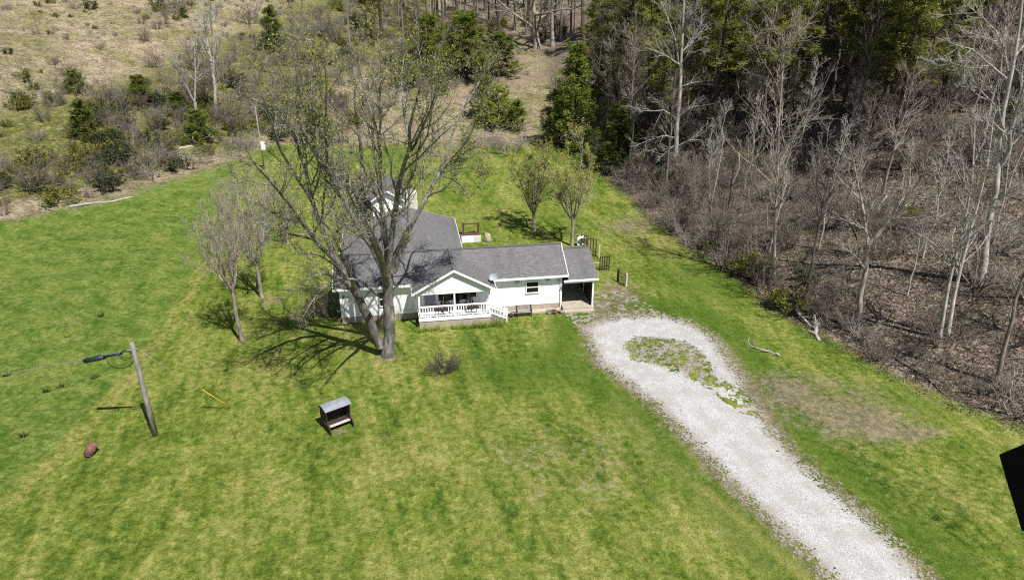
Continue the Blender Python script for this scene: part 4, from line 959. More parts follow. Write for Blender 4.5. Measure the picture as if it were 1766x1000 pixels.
def brush_proto(rng, H, rad, stems, mat, sub=6, tw=4, leaves=None):
    az = rng.uniform(0, 6.283, stems); P0 = np.stack([0.25 * rad * np.cos(az), 0.25 * rad * np.sin(az), 0 * az - 0.1], 1)
    d = np.stack([np.cos(az) * rng.uniform(.1, 1, stems) * rad, np.sin(az) * rng.uniform(.1, 1, stems) * rad, H * rng.uniform(.5, 1.1, stems)], 1)
    t = np.linspace(0, 1, 6)[None, :, None]; P = P0[:, None] + d[:, None] * t; P[:, :, 2] -= 0.25 * H * (t[..., 0] ** 2) * rng.uniform(0, 1, (stems, 1)); P += rng.normal(size=P.shape) * 0.06 * t
    Rr = np.linspace(0.024, 0.008, 6)[None] * rng.uniform(0.7, 1.4, (stems, 1))
    L2, R2 = children(rng, P, Rr, sub, 5, 0.2, 1.0, 0.8, 0.5, 0.4, 0.6, 0.18, 0.15, 0.008, 0.4)
    L3, R3 = children(rng, L2, R2, tw, 4, 0.2, 1.0, 0.7, 0.5, 0.5, 0.6, 0.2, 0.1, 0.006, 0.4)
    v, f = join([tubes(P, Rr, 4), tubes(L2, R2, 3), tubes(L3, R3, 3)])
    if leaves:
        C = L3[:, 1:].reshape(-1, 3); C = C[rng.integers(0, len(C), leaves[1])] + rng.normal(size=(leaves[1], 3)) * 0.1
        lv, lf = cards(rng, C, leaves[2]); return (v, f, mat), (lv, lf, leaves[0])
    return (v, f, mat)
def plant(proto, nm, loc, label, cat='tree', group=None, rz=None, scale=1.0, sz=None, parts=('trunk', 'crown'), tilt=(0, 0)):
    e = empty(nm, (loc[0], loc[1], loc[2] - 0.05), TR.uniform(0, 6.28) if rz is None else rz, label, cat, group)
    e.scale = (scale, scale, scale if sz is None else sz); e.rotation_euler[0] += tilt[0]; e.rotation_euler[1] += tilt[1]
    link(parts[0], proto[0], e); link(parts[1], proto[1], e); return e

# ---- traced trees: main limbs follow the photograph, each at its own depth; finer shoots grow from them
def resample(pts, n):
    pts = np.asarray(pts, float); s = np.concatenate([[0], np.cumsum(np.linalg.norm(np.diff(pts, axis=0), axis=1))])
    t = np.linspace(0, s[-1], n); out = np.stack([np.interp(t, s, pts[:, i]) for i in range(3)], 1)
    return out
def traced(nm, base, limbs, mat, label, ntrunk=1, k1=9, k2=6, k3=4, leaves=None, l1=0.42, rmin=0.010, group=None, n=12, lift=0.45, leafz=5.0):
    """limbs: (points (u, v, depth offset), r0, r1) in order, the first ntrunk of them trunks"""
    rng = np.random.default_rng(len(nm) * 7 + int(base[0] * 10) % 97)
    B = np.array([base[0], base[1], base[2]]); Ps, Rs = [], []
    for pts, r0, r1, *_s in limbs:
        Q = np.array([aty(u, v, base[1] + dy) for u, v, dy in pts]) - B
        Q = resample(Q, n); Q[1:-1] += rng.normal(size=(n - 2, 3)) * r0 * 0.12; Ps.append(Q); Rs.append(np.linspace(r0, r1, n))
    Ps[0][0] = (Ps[0][0][0], Ps[0][0][1], -0.25)
    P, Rr = np.stack(Ps), np.stack(Rs); e = empty(nm, B, 0, label, 'tree', group)
    Tr, TRr = P[:ntrunk].copy(), Rr[:ntrunk].copy(); TRr[0, 0] *= 1.35; TRr[0, 1] *= 1.08
    v, f = tubes(Tr, TRr, 12); link('trunk', mesh_np('trunk', v, [f], mat, True), e)
    LP, LR = P[ntrunk:], Rr[ntrunk:]
    if len(LP) == 0: LP, LR = P, Rr; start = 0.3
    else: start = 0.15
    src = (LP, LR) if ntrunk != len(P) else (P, Rr)
    full = [i for i, L_ in enumerate(limbs[ntrunk:]) if len(L_) < 4]; few = [i for i, L_ in enumerate(limbs[ntrunk:]) if len(L_) > 3]
    if few: src = (LP[full], LR[full])
    S1, Q1 = children(rng, *src, k1, 6, start, 1.0, 0.65, l1, 0.35, 0.5, 0.14, lift, rmin * 1.4, 0.45)
    if few:
        s_, q_ = children(rng, LP[few], LR[few], 4, 6, 0.35, 1.0, 0.65, l1, 0.35, 0.5, 0.14, lift, rmin * 1.4, 0.45); S1, Q1 = np.concatenate([S1, s_]), np.concatenate([Q1, q_])
    S2, Q2 = children(rng, S1, Q1, k2, 5, 0.15, 1.0, 0.6, 0.5, 0.4, 0.6, 0.16, lift * .7, rmin, 0.4)
    S3, Q3 = children(rng, S2, Q2, k3, 4, 0.15, 1.0, 0.55, 0.5, 0.5, 0.6, 0.2, lift * .5, rmin * 0.75, 0.4)
    ls = None
    if leaves:
        lm, cnt, size = leaves; C = np.concatenate([S3[:, 1:].reshape(-1, 3), S2[:, 3:].reshape(-1, 3)]); C = C[rng.choice(len(C), cnt, p=np.clip(C[:, 2] - leafz, 0, 6) / np.clip(C[:, 2] - leafz, 0, 6).sum())] + rng.normal(size=(cnt, 3)) * 0.22
        lv, lf = cards(rng, C, size); ls = (lv, lf, lm)
    lv_ = [(S1, Q1, 4), (S2, Q2, 3), (S3, Q3, 3)]
    if ntrunk != len(P): lv_ = [(LP, LR, 8)] + lv_
    link('crown', crown_mesh('crown', lv_, mat, ls), e); return e
mb = at(668, 613)
def d(pts, a, b): # spread a depth offset along a limb
    m = len(pts) - 1; return [(u, v, a + (b - a) * i / m) for i, (u, v) in enumerate(pts)]
traced('maple_tree', mb, [
    (d([(668, 613), (670, 580), (671, 545), (670, 510), (668, 478)], 0, 0), 0.40, 0.36),
    (d([(656, 598), (648, 577), (636, 553), (625, 525), (612, 500), (597, 476), (580, 448)], 0, -0.8), 0.34, 0.22),
    (d([(580, 448), (561, 409), (547, 378), (538, 344), (529, 305), (523, 279), (515, 258), (509, 236), (497, 216), (475, 187), (455, 176), (433, 170)], -0.8, -4.0), 0.20, 0.03),
    (d([(538, 347), (521, 320), (509, 301), (502, 289), (487, 267), (478, 248), (476, 236), (466, 205), (462, 190), (440, 130)], -2.3, -8.5), 0.11, 0.02),
    (d([(585, 455), (550, 423), (535, 402), (516, 378), (502, 356), (485, 334), (468, 315), (455, 303), (436, 280)], -0.8, -10.0), 0.18, 0.03),
    (d([(668, 485), (655, 455), (639, 426), (622, 399), (602, 363), (588, 334), (576, 313), (562, 291), (547, 272), (538, 250), (523, 236), (514, 217), (512, 198), (519, 150), (517, 120)], 0, -5.0), 0.22, 0.03),
    (d([(562, 291), (564, 270), (563, 248), (560, 219), (562, 194), (563, 150), (560, 115)], -2.6, -6.5), 0.09, 0.02),
    (d([(547, 275), (538, 246), (541, 236), (551, 229), (553, 200)], -2.9, -4.0), 0.07, 0.02),
    (d([(668, 482), (655, 452), (648, 430), (643, 392), (636, 349), (631, 330), (626, 306), (624, 272), (619, 243), (616, 214), (611, 181), (614, 150), (608, 105)], 0, 3.0), 0.21, 0.03),
    (d([(668, 480), (667, 450), (665, 416), (661, 368), (660, 334), (658, 303), (655, 279), (653, 243), (650, 219), (640, 190), (629, 163), (622, 120)], 0, 1.2), 0.24, 0.03),
    (d([(656, 283), (655, 243), (656, 200), (655, 163), (657, 115), (652, 72)], 1.0, -0.6), 0.10, 0.02),
    (d([(670, 480), (672, 450), (674, 423), (682, 368), (685, 344), (690, 313), (696, 289), (703, 265), (708, 248), (706, 231), (708, 212), (717, 180), (728, 140), (734, 90)], 0, -6.0), 0.23, 0.03),
    (d([(703, 263), (714, 252), (720, 240), (730, 217), (740, 195), (752, 160), (758, 120)], -2.9, -6.0), 0.10, 0.02),
    (d([(706, 240), (700, 215), (695, 180), (692, 130), (698, 85)], -3.3, -2.0), 0.08, 0.02),
    (d([(672, 478), (679, 445), (691, 420), (703, 399), (715, 378), (727, 356), (737, 337), (746, 322), (756, 303), (766, 279), (773, 255), (780, 236), (789, 207), (798, 190), (813, 170), (828, 140)], 0, 2.0), 0.19, 0.03),
    (d([(757, 302), (768, 289), (785, 267), (799, 253), (815, 225), (825, 195)], 1.2, -0.5), 0.08, 0.02),
    (d([(757, 302), (782, 310), (799, 325), (815, 338)], 1.2, 0.0), 0.06, 0.02, 's'),
    (d([(757, 302), (730, 301), (712, 303), (700, 316)], 1.2, 0.5), 0.05, 0.015, 's'),
    (d([(758, 300), (775, 294), (792, 290), (816, 290), (840, 298)], 1.2, 2.0), 0.06, 0.02),
    (d([(664, 514), (651, 508), (639, 498), (622, 484), (603, 480), (579, 484), (556, 498), (535, 522), (522, 548)], 0, -4.5), 0.13, 0.02),
    (d([(678, 470), (690, 440), (703, 405)], -0.2, -0.9), 0.20, 0.13, 's'),
    (d([(669, 492), (664, 462), (655, 430), (642, 400), (628, 378)], 0, -11.0), 0.17, 0.03, 's'),
    (d([(667, 486), (652, 440), (632, 395), (612, 355), (598, 325)], 0, -10.0), 0.16, 0.03, 's'),
    (d([(612, 500), (600, 462), (585, 425), (568, 395), (552, 378)], -0.6, -9.5), 0.15, 0.03, 's'),
    (d([(597, 476), (575, 455), (552, 440), (528, 436), (505, 440)], -0.7, -8.0), 0.11, 0.02, 's'),
    (d([(612, 500), (590, 498), (565, 470), (540, 475), (520, 500), (512, 530)], -0.6, -5.0), 0.07, 0.015, 's'),
    (d([(580, 450), (575, 420), (585, 395), (600, 380)], -0.8, -2.0), 0.05, 0.015, 's'),
    (d([(640, 498), (628, 515), (600, 525), (590, 545)], -0.3, -1.8), 0.05, 0.012, 's'),
    (d([(674, 500), (690, 490), (705, 488), (716, 505), (718, 530)], 0, -1.5), 0.05, 0.012, 's'),
], 'bark_maple', 'huge two-trunked leafless maple with pale green buds in front of the house', ntrunk=2, k1=10, k2=8, k3=6, leaves=('bud_green', 19000, 0.07), rmin=0.0105, leafz=7.0)
wb = at(1163, 302)
traced('sycamore_tree', wb, [
    (d([(1163, 302), (1165, 270), (1167, 220), (1172, 170), (1176, 100), (1178, 40), (1181, -25)], 0, 0), 0.31, 0.08),
    (d([(1172, 115), (1165, 70), (1155, 40), (1140, 4)], 0, 1.5), 0.12, 0.03),
    (d([(1172, 112), (1150, 98), (1135, 90), (1112, 82)], 0, -2), 0.11, 0.02), (d([(1166, 205), (1145, 190), (1128, 192), (1095, 190)], 0, -1), 0.10, 0.02),
    (d([(1169, 203), (1182, 192), (1200, 184), (1226, 180)], 0, -1), 0.10, 0.02), (d([(1165, 238), (1145, 234), (1120, 242), (1095, 252)], 0, -2), 0.09, 0.02),
    (d([(1169, 252), (1190, 242), (1210, 242), (1226, 250)], 0, -2), 0.09, 0.02), (d([(1174, 150), (1195, 143), (1230, 138)], 0, 1), 0.08, 0.02),
    (d([(1176, 90), (1195, 72), (1220, 40)], 0, 2), 0.09, 0.02), (d([(1176, 60), (1190, 30), (1210, 8)], 0, -2), 0.09, 0.02), (d([(1175, 110), (1190, 92), (1215, 84)], 0, -2), 0.08, 0.02),
    (d([(1164, 250), (1150, 262), (1135, 275)], 0, -1), 0.06, 0.02)],
    'bark_pale', 'tall white-barked bare tree standing at the edge of the pines', 1, 9, 6, 4, l1=0.62, rmin=0.017, lift=0.25)
rb = at(1692, 487)
traced('sycamore_tree', rb, [
    (d([(1692, 487), (1700, 430), (1708, 370), (1717, 326), (1724, 288), (1721, 252), (1726, 221), (1735, 163), (1743, 122), (1750, 88), (1758, 44), (1764, -10)], 0, 0), 0.25, 0.06),
    (d([(1738, 122), (1731, 85), (1718, 54), (1697, 34), (1680, 5)], 0, -1), 0.08, 0.02), (d([(1735, 136), (1704, 109), (1677, 85), (1650, 78)], 0, -2), 0.08, 0.02), (d([(1724, 190), (1690, 156), (1673, 129)], 0, -1), 0.07, 0.02),
    (d([(1725, 286), (1741, 262), (1741, 231), (1752, 190), (1764, 160), (1775, 110)], 0, -2), 0.16, 0.03), (d([(1712, 345), (1730, 340), (1755, 320), (1780, 322)], 0, -2), 0.08, 0.02), (d([(1706, 380), (1728, 385), (1755, 400)], 0, -2), 0.07, 0.02),
    (d([(1748, 100), (1765, 80), (1790, 40)], 0, 1), 0.09, 0.02), (d([(1722, 230), (1700, 210), (1680, 205)], 0, 1), 0.06, 0.02)],
    'bark_pale', 'tallest pale forked bare tree by the right border of the wood', 1, 11, 7, 5, l1=0.6, rmin=0.013)
def stem(base, pts, r, mat, label, dy=(0, 0), k=(26, 5, 4), l1=0.24, rt=0.03, rm=0.011):
    b = at(*base); return traced('bare_tree', b, [(d([base] + pts, *dy), r, rt)], mat, label, 1, *k, l1=l1, rmin=rm)
stem((1620, 582), [(1632, 516), (1640, 472), (1656, 416), (1672, 340), (1678, 300), (1681, 200)], 0.13, 'bark_pale', 'left one of two slim pale trees standing close together at the wood edge')
stem((1634, 577), [(1648, 500), (1660, 444), (1676, 392), (1688, 344), (1700, 300), (1712, 215)], 0.14, 'bark_pale', 'right one of two slim pale trees standing close together at the wood edge')
stem((1720, 662), [(1732, 596), (1746, 548), (1752, 516), (1766, 475), (1790, 420), (1800, 330)], 0.15, 'bark_mid', 'leaning grey tree at the right border, nearest of the wood', k=(20, 5, 4), l1=0.3)
b4 = at(1480, 565)
traced('bare_tree', b4, [(d([(1480, 565), (1484, 508), (1494, 460), (1497, 424)], 0, 0), 0.19, 0.15), (d([(1497, 424), (1492, 380), (1482, 330), (1470, 270)], 0, 1.5), 0.13, 0.03),
    (d([(1498, 422), (1532, 384), (1556, 360), (1566, 330), (1572, 270)], 0, -1.5), 0.16, 0.03), (d([(1496, 440), (1520, 428), (1550, 400)], 0, -1), 0.08, 0.02), (d([(1492, 465), (1475, 440), (1450, 425)], 0, -1), 0.07, 0.02)],
    'bark_mid', 'forked grey tree with a thick short trunk at the wood edge behind the fallen branches', 1, 14, 7, 5, l1=0.5, rmin=0.011)
stem((1335, 482), [(1335, 440), (1336, 400), (1340, 320), (1343, 220), (1348, 140), (1353, 58)], 0.15, 'bark_mid', 'tall thin pale tree casting its shadow toward the carport', k=(34, 7, 5), l1=0.36, rm=0.016)
b5 = at(373, 204)
traced('bare_tree', b5, [(d([(373, 204), (371, 154), (367, 121)], 0, 0), 0.28, 0.2), (d([(367, 121), (363, 99), (354, 57), (350, 20)], 0, 1.5), 0.20, 0.03), (d([(368, 124), (369, 88), (366, 57), (362, 5)], 0, -1), 0.22, 0.03)],
    'bark_pale', 'taller of two pale bare trees on the left hill', 1, 16, 6, 5, l1=0.42, rmin=0.026)
b6 = at(341, 212)
traced('bare_tree', b6, [(d([(341, 212), (336, 176)], 0, 0), 0.28, 0.22), (d([(336, 176), (337, 132), (336, 95), (334, 55)], 0, 1), 0.16, 0.03), (d([(336, 178), (317, 141), (304, 119), (296, 90)], 0, -1), 0.13, 0.03)],
    'bark_pale', 'shorter of two pale bare trees on the left hill', 1, 14, 6, 5, l1=0.42, rmin=0.026)

# ---- yard trees grown from a short trunk
def yard_tree(nm, base, H, r, spread, mat, label, leaves, seed, stems=7, fork=0.16, rmin=0.007, k=(9, 7, 6)):
    rng = np.random.default_rng(seed); P = trunk_path(rng, H * fork + 0.3, 6, 0.02); Rr = np.linspace(r, r * 0.8, 6)[None].copy(); Rr[0, 0] *= 1.4
    top = P[0, -1]; Ls, Lr = [], []
    for i in range(stems):
        a = 6.283 * i / stems + rng.uniform(-.3, .3); out = spread * (0.15 if i == 0 else rng.uniform(0.35, 0.65)); hh = H * (1 - fork) * (0.98 if i == 0 else rng.uniform(0.62, 0.92))
        t = np.linspace(0, 1, 9)[:, None]; q = top + np.concatenate([out * t ** 0.8 * math.cos(a), out * t ** 0.8 * math.sin(a), hh * t ** 1.15], 1) + rng.normal(size=(9, 3)) * 0.05 * t
        q[0] = top - [0, 0, 0.1]; Ls.append(q); Lr.append(np.linspace(r * 0.5, r * 0.1, 9))
    L, Rl = np.stack(Ls), np.stack(Lr)
    S1, Q1 = children(rng, L, Rl, k[0], 6, 0.15, 1, 0.6, 0.42, 0.35, 0.5, 0.12, 0.5, rmin * 1.4, 0.5)
    S2, Q2 = children(rng, S1, Q1, k[1], 5, 0.15, 1, 0.6, 0.5, 0.4, 0.6, 0.16, 0.4, rmin, 0.4); S3, Q3 = children(rng, S2, Q2, k[2], 4, 0.15, 1, 0.55, 0.5, 0.5, 0.6, 0.2, 0.2, rmin * .8, 0.4)
    ls = None
    if leaves: C = S3.reshape(-1, 3); C = C[rng.integers(0, len(C), leaves[1])] + rng.normal(size=(leaves[1], 3)) * 0.09; ls = (*cards(rng, C, leaves[2]), leaves[0])
    e = empty(nm, base, 0, label, 'tree'); v, f = tubes(P, Rr, 10); link('trunk', mesh_np('trunk', v, [f], mat, True), e)
    link('crown', crown_mesh('crown', [(L, Rl, 6), (S1, Q1, 4), (S2, Q2, 3), (S3, Q3, 3)], mat, ls), e); return e
yard_tree('leafing_tree', at(921, 397), 8.9, 0.2, 4.4, 'bark_mid', 'young tree in yellow-green leaf with its trunk in the open back lawn', ('willow_leaf', 9500, 0.07), 3, 8, 0.17)
yard_tree('leafing_tree', at(986, 424), 10.6, 0.18, 4.8, 'bark_mid', 'taller young tree in yellow-green leaf just behind the carport', ('willow_leaf', 9500, 0.07), 5, 7, 0.22)
yard_tree('bare_tree', at(418, 589), 10.6, 0.14, 3.1, 'bark_mid', 'small bare tree with a slender pale trunk on the lawn left of the maple', None, 8, 8, 0.34, 0.008, (12, 8, 6))
yard_tree('bare_tree', at(452, 513), 11.4, 0.16, 3.7, 'bark_mid', 'bushy bare tree left of the house, behind the slender one', None, 9, 9, 0.22, 0.007, (11, 8, 6))
yard_tree('bare_tree', at(497, 420), 7.0, 0.13, 3.6, 'bark_mid', 'low bare tree with pale stems on the back lawn left of the house', None, 10, 8, 0.1, 0.007, (9, 6, 5))
yard_tree('redbud_tree', hw(1.3, 18.4) + np.array([0, 0, 0.0]), 5.6, 0.12, 2.6, 'bark_dark', 'small tree with dusky red buds behind the large dish', ('redbud', 4500, 0.10), 12, 7, 0.2)

# ---- shared shapes for the rest
PB = np.random.default_rng(21)
BARE = [bare_proto(PB, 'bare_a', 15, 0.17, 5.2, 0.32, 26, 'bark_mid'), bare_proto(PB, 'bare_b', 17, 0.20, 5.6, 0.40, 26, 'bark_grey'), bare_proto(PB, 'bare_c', 13, 0.13, 4.6, 0.3, 24, 'bark_mid', lift=0.7),
        bare_proto(PB, 'bare_d', 18, 0.22, 6.0, 0.45, 24, 'bark_dark', lean=0.05), bare_proto(PB, 'bare_e', 14, 0.15, 5.0, 0.25, 28, 'bark_grey', lift=0.8)]
TALL = [bare_proto(PB, 'tall_a', 24, 0.34, 6.5, 0.55, 22, 'bark_dark'), bare_proto(PB, 'tall_b', 22, 0.28, 6.0, 0.5, 22, 'bark_grey'), bare_proto(PB, 'tall_c', 23, 0.26, 6.0, 0.5, 22, 'bark_pale')]
SAP = [bare_proto(PB, 'sap_a', 7.5, 0.055, 2.3, 0.25, 20, 'bark_pale', 5, 4, 0.6, 0.6, 0.08, None, 0.008), bare_proto(PB, 'sap_b', 6, 0.045, 2.4, 0.2, 20, 'bark_mid', 5, 4, 0.7, 0.6, 0.10, None, 0.008),
       bare_proto(PB, 'sap_c', 9, 0.07, 2.5, 0.35, 20, 'bark_pale', 5, 4, 0.55, 0.6, 0.08, None, 0.008, 0.1)]
OLD = [bare_proto(PB, 'old_a', 19, 0.75, 13.5, 0.18, 13, 'bark_mid', 8, 6, 1.15, 0.25, 0.25, None, 0.022, 0.03, 0.35)]
PINE = [pine_proto(PB, 'pine_a', 19, 0.21, 0.26, 60, 4.6), pine_proto(PB, 'pine_b', 22, 0.24, 0.32, 62, 5.0), pine_proto(PB, 'pine_c', 16, 0.18, 0.18, 60, 4.4), pine_proto(PB, 'pine_d', 20, 0.2, 0.42, 46, 5.4)]
CEDAR = [pine_proto(PB, 'cedar_a', 4.4, 0.10, 0.05, 90, 2.3, 'cedar_needle', 24, 0.18), pine_proto(PB, 'cedar_b', 5.2, 0.11, 0.05, 95, 2.3, 'cedar_needle', 24, 0.18), pine_proto(PB, 'cedar_c', 7.4, 0.16, 0.04, 100, 4.4, 'cedar_bright', 34, 0.24)]
for u, v, k, s, sz, lb in [(245, 180, 0, 1.0, 0.95, 'round dark cedar alone in the middle of the left hill'), (476, 92, 1, 1.35, 1.15, 'dark cedar on the left hill below the fallen trunk'), (150, 240, 1, 1.0, 0.95, 'narrow dark cedar at the top of the left brush'),
        (134, 160, 0, 0.75, 1.0, 'small olive cedar near the left border of the hill'), (308, 200, 0, 0.9, 0.85, 'low grey-green cedar beside the two pale trees'), (348, 250, 0, 1.0, 1.1, 'dark cedar at the foot of the left hill near the wire'),
        (742, 112, 2, 1.25, 1.0, 'broad green cedar behind the maple crown, left in its clump'), (806, 137, 2, 1.6, 1.0, 'broad green cedar in the middle of the valley clump'), (860, 134, 2, 1.35, 0.8, 'broad green cedar at the right end of the valley clump'),
        (700, 150, 2, 0.9, 0.8, 'low olive cedar hidden behind the maple crown'), (858, 219, 2, 0.95, 0.9, 'round cedar at the edge of the valley clearing'), (892, 226, 1, 1.0, 0.9, 'small cedar right of the round one at the clearing'),
        (835, 205, 0, 1.3, 1.2, 'small cedar left of the round one at the clearing'), (965, 248, 2, 0.85, 1.2, 'dark cedar at the left edge of the pines by the clearing'), (992, 262, 1, 1.8, 1.5, 'dark narrow cedar where the pines meet the lawn'),
        (985, 218, 0, 1.5, 1.0, 'cedar at the left edge of the pines above the clearing'), (1060, 290, 1, 1.5, 1.0, 'low dark cedar under the pines near the white-barked tree'), (318, 30, 1, 0.55, 0.6, 'tiny dark cedar near the top of the left hill')]:
    pr = CEDAR[k]
    plant(pr, 'cedar_tree', at(u, v), lb, 'cedar', scale=s, sz=s * sz)
plant(OLD[0], 'dead_oak', at(926, 84), 'old spreading dead oak at the top of the valley clearing', 'tree', rz=0.6)
plant(TALL[2], 'bare_tree', at(953, 80), 'stout pale trunk just right of the spreading dead oak', 'tree', rz=1.0, scale=1.6, sz=1.1)
plant(TALL[2], 'bare_tree', at(968, 70), 'second stout pale trunk right of the spreading dead oak', 'tree', rz=2.0, scale=1.3, sz=1.0)
plant(BARE[1], 'bare_tree', at(605, 95), 'pale bare tree in the brush at the left end of the far wood', 'tree', rz=1.5, scale=1.1)
for u, v, k, s, lb in [(1553, 292, 3, 1.0, 'flat-topped pine with a dark crooked trunk in the middle of the wood'), (1500, 250, 0, 0.9, 'pine left of the flat-topped one in the wood'), (1450, 205, 1, 0.9, 'loose pine above the fallen pale trunk')]:
    plant(PINE[k], 'pine_tree', at(u, v), lb, 'pine', scale=s)

# ---- the wood: trees spread over the hillside, kind by where they stand
def poisson(rng, n, x0, x1, y0, y1, keep, dmin, taken):
    out = []
    X = rng.uniform(x0, x1, n); Y = rng.uniform(y0, y1, n); K = keep(X, Y)
    for x, y in zip(X[K], Y[K]):
        if all((x - a) ** 2 + (y - b) ** 2 > dmin * dmin for a, b in taken): taken.append((x, y)); out.append((x, y))
    return out
WR = np.random.default_rng(5)
taken = [tuple(p[:2]) for p in (wb, rb, b4, at(1335, 482), at(1620, 582), at(1720, 662), at(1553, 292))]
spots = poisson(WR, 3000, 8, 110, 34, 165, lambda x, y: (line_sd(x, y, WOOD_EDGE) > 1.8) & (x < 24 + 0.66 * y), 3.4, taken)
counts = {}
def region(u, v):
    a = 'by the clearing' if u < 1010 else 'left of the white-barked tree' if u < 1163 else 'right of the white-barked tree' if u < 1260 else 'near the tall thin tree' if u < 1410 else 'left of the flat-topped pine' if u < 1553 else 'right of the flat-topped pine' if u < 1690 else 'behind the tallest tree'
    return ('low' if v > 330 else 'midway' if v > 200 else 'high' if v > 60 else 'topmost') + ' in the wood ' + a
ORD = 'first second third fourth fifth sixth seventh eighth ninth tenth eleventh twelfth thirteenth fourteenth fifteenth sixteenth seventeenth eighteenth nineteenth twentieth'.split()
PEND = {}
def settle():
    """give look-alikes of one stretch of the wood their order from the left"""
    for lb, lst in PEND.items():
        lst.sort(key=lambda q: q[0])
        for i, (u, e) in enumerate(lst): e['label'] = lb.replace('|', '') if len(lst) == 1 else (ORD[i] if i < 20 else 'twenty-' + ORD[i - 20]) + ' ' + lb.replace('|', ' from the left,')
    PEND.clear()
for x, y in spots:
    z = Tz(x, y); u, v = [float(k) for k in project(np.array([x, y, z]))]
    if u < 900 or u > 1980 or v < -90 or (u < 1005 and v < 235): continue
    q_ = WR.random(); sc = WR.uniform(0.8, 1.15); rg = region(u, v); dd_ = float(line_sd(np.array([x]), np.array([y]), WOOD_EDGE)[0])
    pine_p = 0.42 if (u < 1130 and v < 300) else 0.52 if (u < 1330 and v < 300) else 0.5 if (1330 < u < 1660 and v < 280) else 0.0
    if dd_ < 5 and v > 330: pine_p = 0
    if q_ < pine_p:
        pl, nm, lb, ct = PINE[WR.integers(0, 4)], 'pine_tree', 'yellow-green pine| ' + rg, 'pine'
    elif v < 120:
        pl, nm, lb, ct = TALL[WR.integers(0, 3)], 'bare_tree', 'tall bare tree| ' + rg, 'tree'
    elif q_ < 0.75 and v > 280 and u > 1180:
        pl, nm, lb, ct = SAP[WR.integers(0, 3)], 'sapling', 'thin pale sapling| ' + rg, 'sapling'; sc *= 1.1
    else:
        if v > 300 and WR.random() < 0.35: continue
        pl, nm, lb, ct = BARE[WR.integers(0, 5)], 'bare_tree', 'bare grey tree| ' + rg, 'tree'
        if v > 300: sc *= 0.72
    e = plant(pl, nm, (x, y, z), lb, ct, {'pine': 'pines of the wood', 'tree': 'bare trees of the wood', 'sapling': 'saplings of the wood'}[ct], scale=sc, tilt=(WR.normal() * 0.03, WR.normal() * 0.03)); PEND.setdefault(lb, []).append((u, e))
settle()
# far wood at the head of the valley
spots = poisson(WR, 1400, -75, 30, 138, 215, lambda x, y: (line_sd(x, y, HILL_EDGE) > -14) & ((y > 172) | (x < -16) | (x > 12)) & (y > 150 - 0.3 * x), 4.2, taken)
for x, y in spots:
    z = Tz(x, y); u, v = [float(k) for k in project(np.array([x, y, z]))]
    if u < 525 or u > 1000 or v < -60 or v > 150: continue
    q_ = WR.random()
    wh = '| far wood ' + ('behind the maple crown' if u < 700 else 'above the cedar clump' if u < 850 else 'around the dead oak') + (', back row' if v < 0 else ', middle row' if v < 60 else ', front row'); lb = ('dark pine' if q_ < 0.16 else 'bare dark tree') + wh
    if q_ < 0.16: e = plant(PINE[WR.integers(0, 4)], 'pine_tree', (x, y, z), lb, 'pine', 'pines of the far wood', scale=WR.uniform(.7, 1))
    else: e = plant(TALL[WR.integers(0, 2)] if q_ < 0.7 else BARE[WR.integers(0, 5)], 'bare_tree', (x, y, z), lb, 'tree', 'bare trees of the far wood', scale=WR.uniform(.8, 1.1))
    PEND.setdefault(lb, []).append((u, e))
settle()
# scattered bare trees and shrubs of the left hill
SHRUB = []
for i, (h_, r_, m_) in enumerate([(2.6, 1.5, 'bark_brush'), (2.2, 1.8, 'bark_mid'), (3.2, 1.6, 'bark_grey'), (2.3, 1.7, 'bark_dark')]):
    v_, f_, _ = brush_proto(PB, h_, r_, 22 if i < 3 else 46, m_, 7, 5); SHRUB.append(mesh_np('shrub', v_, [f_], m_))
for u, v, k, s, lb in [(200, 225, 2, 1.8, 'grey bare shrub at the top of the left brush'), (180, 180, 1, 1.6, 'pale grey shrub above the left brush'), (250, 70, 0, 1.2, 'small bare bush high on the left hill'), (265, 290, 2, 1.7, 'grey shrub at the right end of the left brush'),
        (300, 20, 0, 2.6, 'dark bare thicket at the top of the left hill'), (270, 10, 0, 2.4, 'dark bare thicket left of the one at the top of the hill'), (270, 115, 0, 1.5, 'brown bare shrub in the dry grass of the left hill'), (350, 120, 0, 2.4, 'large brown bare shrub behind the taller pale tree'),
        (380, 150, 2, 2.2, 'grey bare shrub right of the taller pale tree'), (340, 185, 0, 2.4, 'dark brown thicket between the two pale trees'), (400, 215, 2, 2.0, 'grey thicket at the right foot of the left hill'), (440, 200, 1, 1.8, 'pale thicket behind the maple limbs'), (430, 40, 2, 2.2, 'grey bare shrub high on the hill right of the pale trees'),
        (120, 130, 0, 1.2, 'dark shrub at the left border of the hill'), (60, 330, 0, 2.2, 'dark hollow shrub at the left border by the field'), (540, 60, 1, 2.2, 'pale brush beside the fallen trunk on the hill'), (505, 150, 2, 1.6, 'thin grey shrub in the straw behind the maple'), (585, 190, 0, 1.6, 'brown shrub in the straw behind the maple'), (570, 70, 2, 2.4, 'grey brush at the left end of the far wood'),
        (880, 265, 1, 2.0, 'pale bare brush at the edge of the back lawn'), (840, 255, 1, 1.5, 'small pale brush in the straw behind the back lawn'), (765, 641, 3, 0.72, 'small brown leafless bush on the lawn before the porch'), (655, 570, 2, 0.5, 'thin bare bush beside the maple trunk against the house'), (575, 545, 0, 1.3, 'dark bare bush at the left corner of the house')]:
    p = at(u, v); e = empty('shrub', (p[0], p[1], p[2] - 0.03), TR.uniform(0, 6.28), lb, 'shrub'); e.scale = (s, s, s * 0.85); link('stems', SHRUB[k], e)

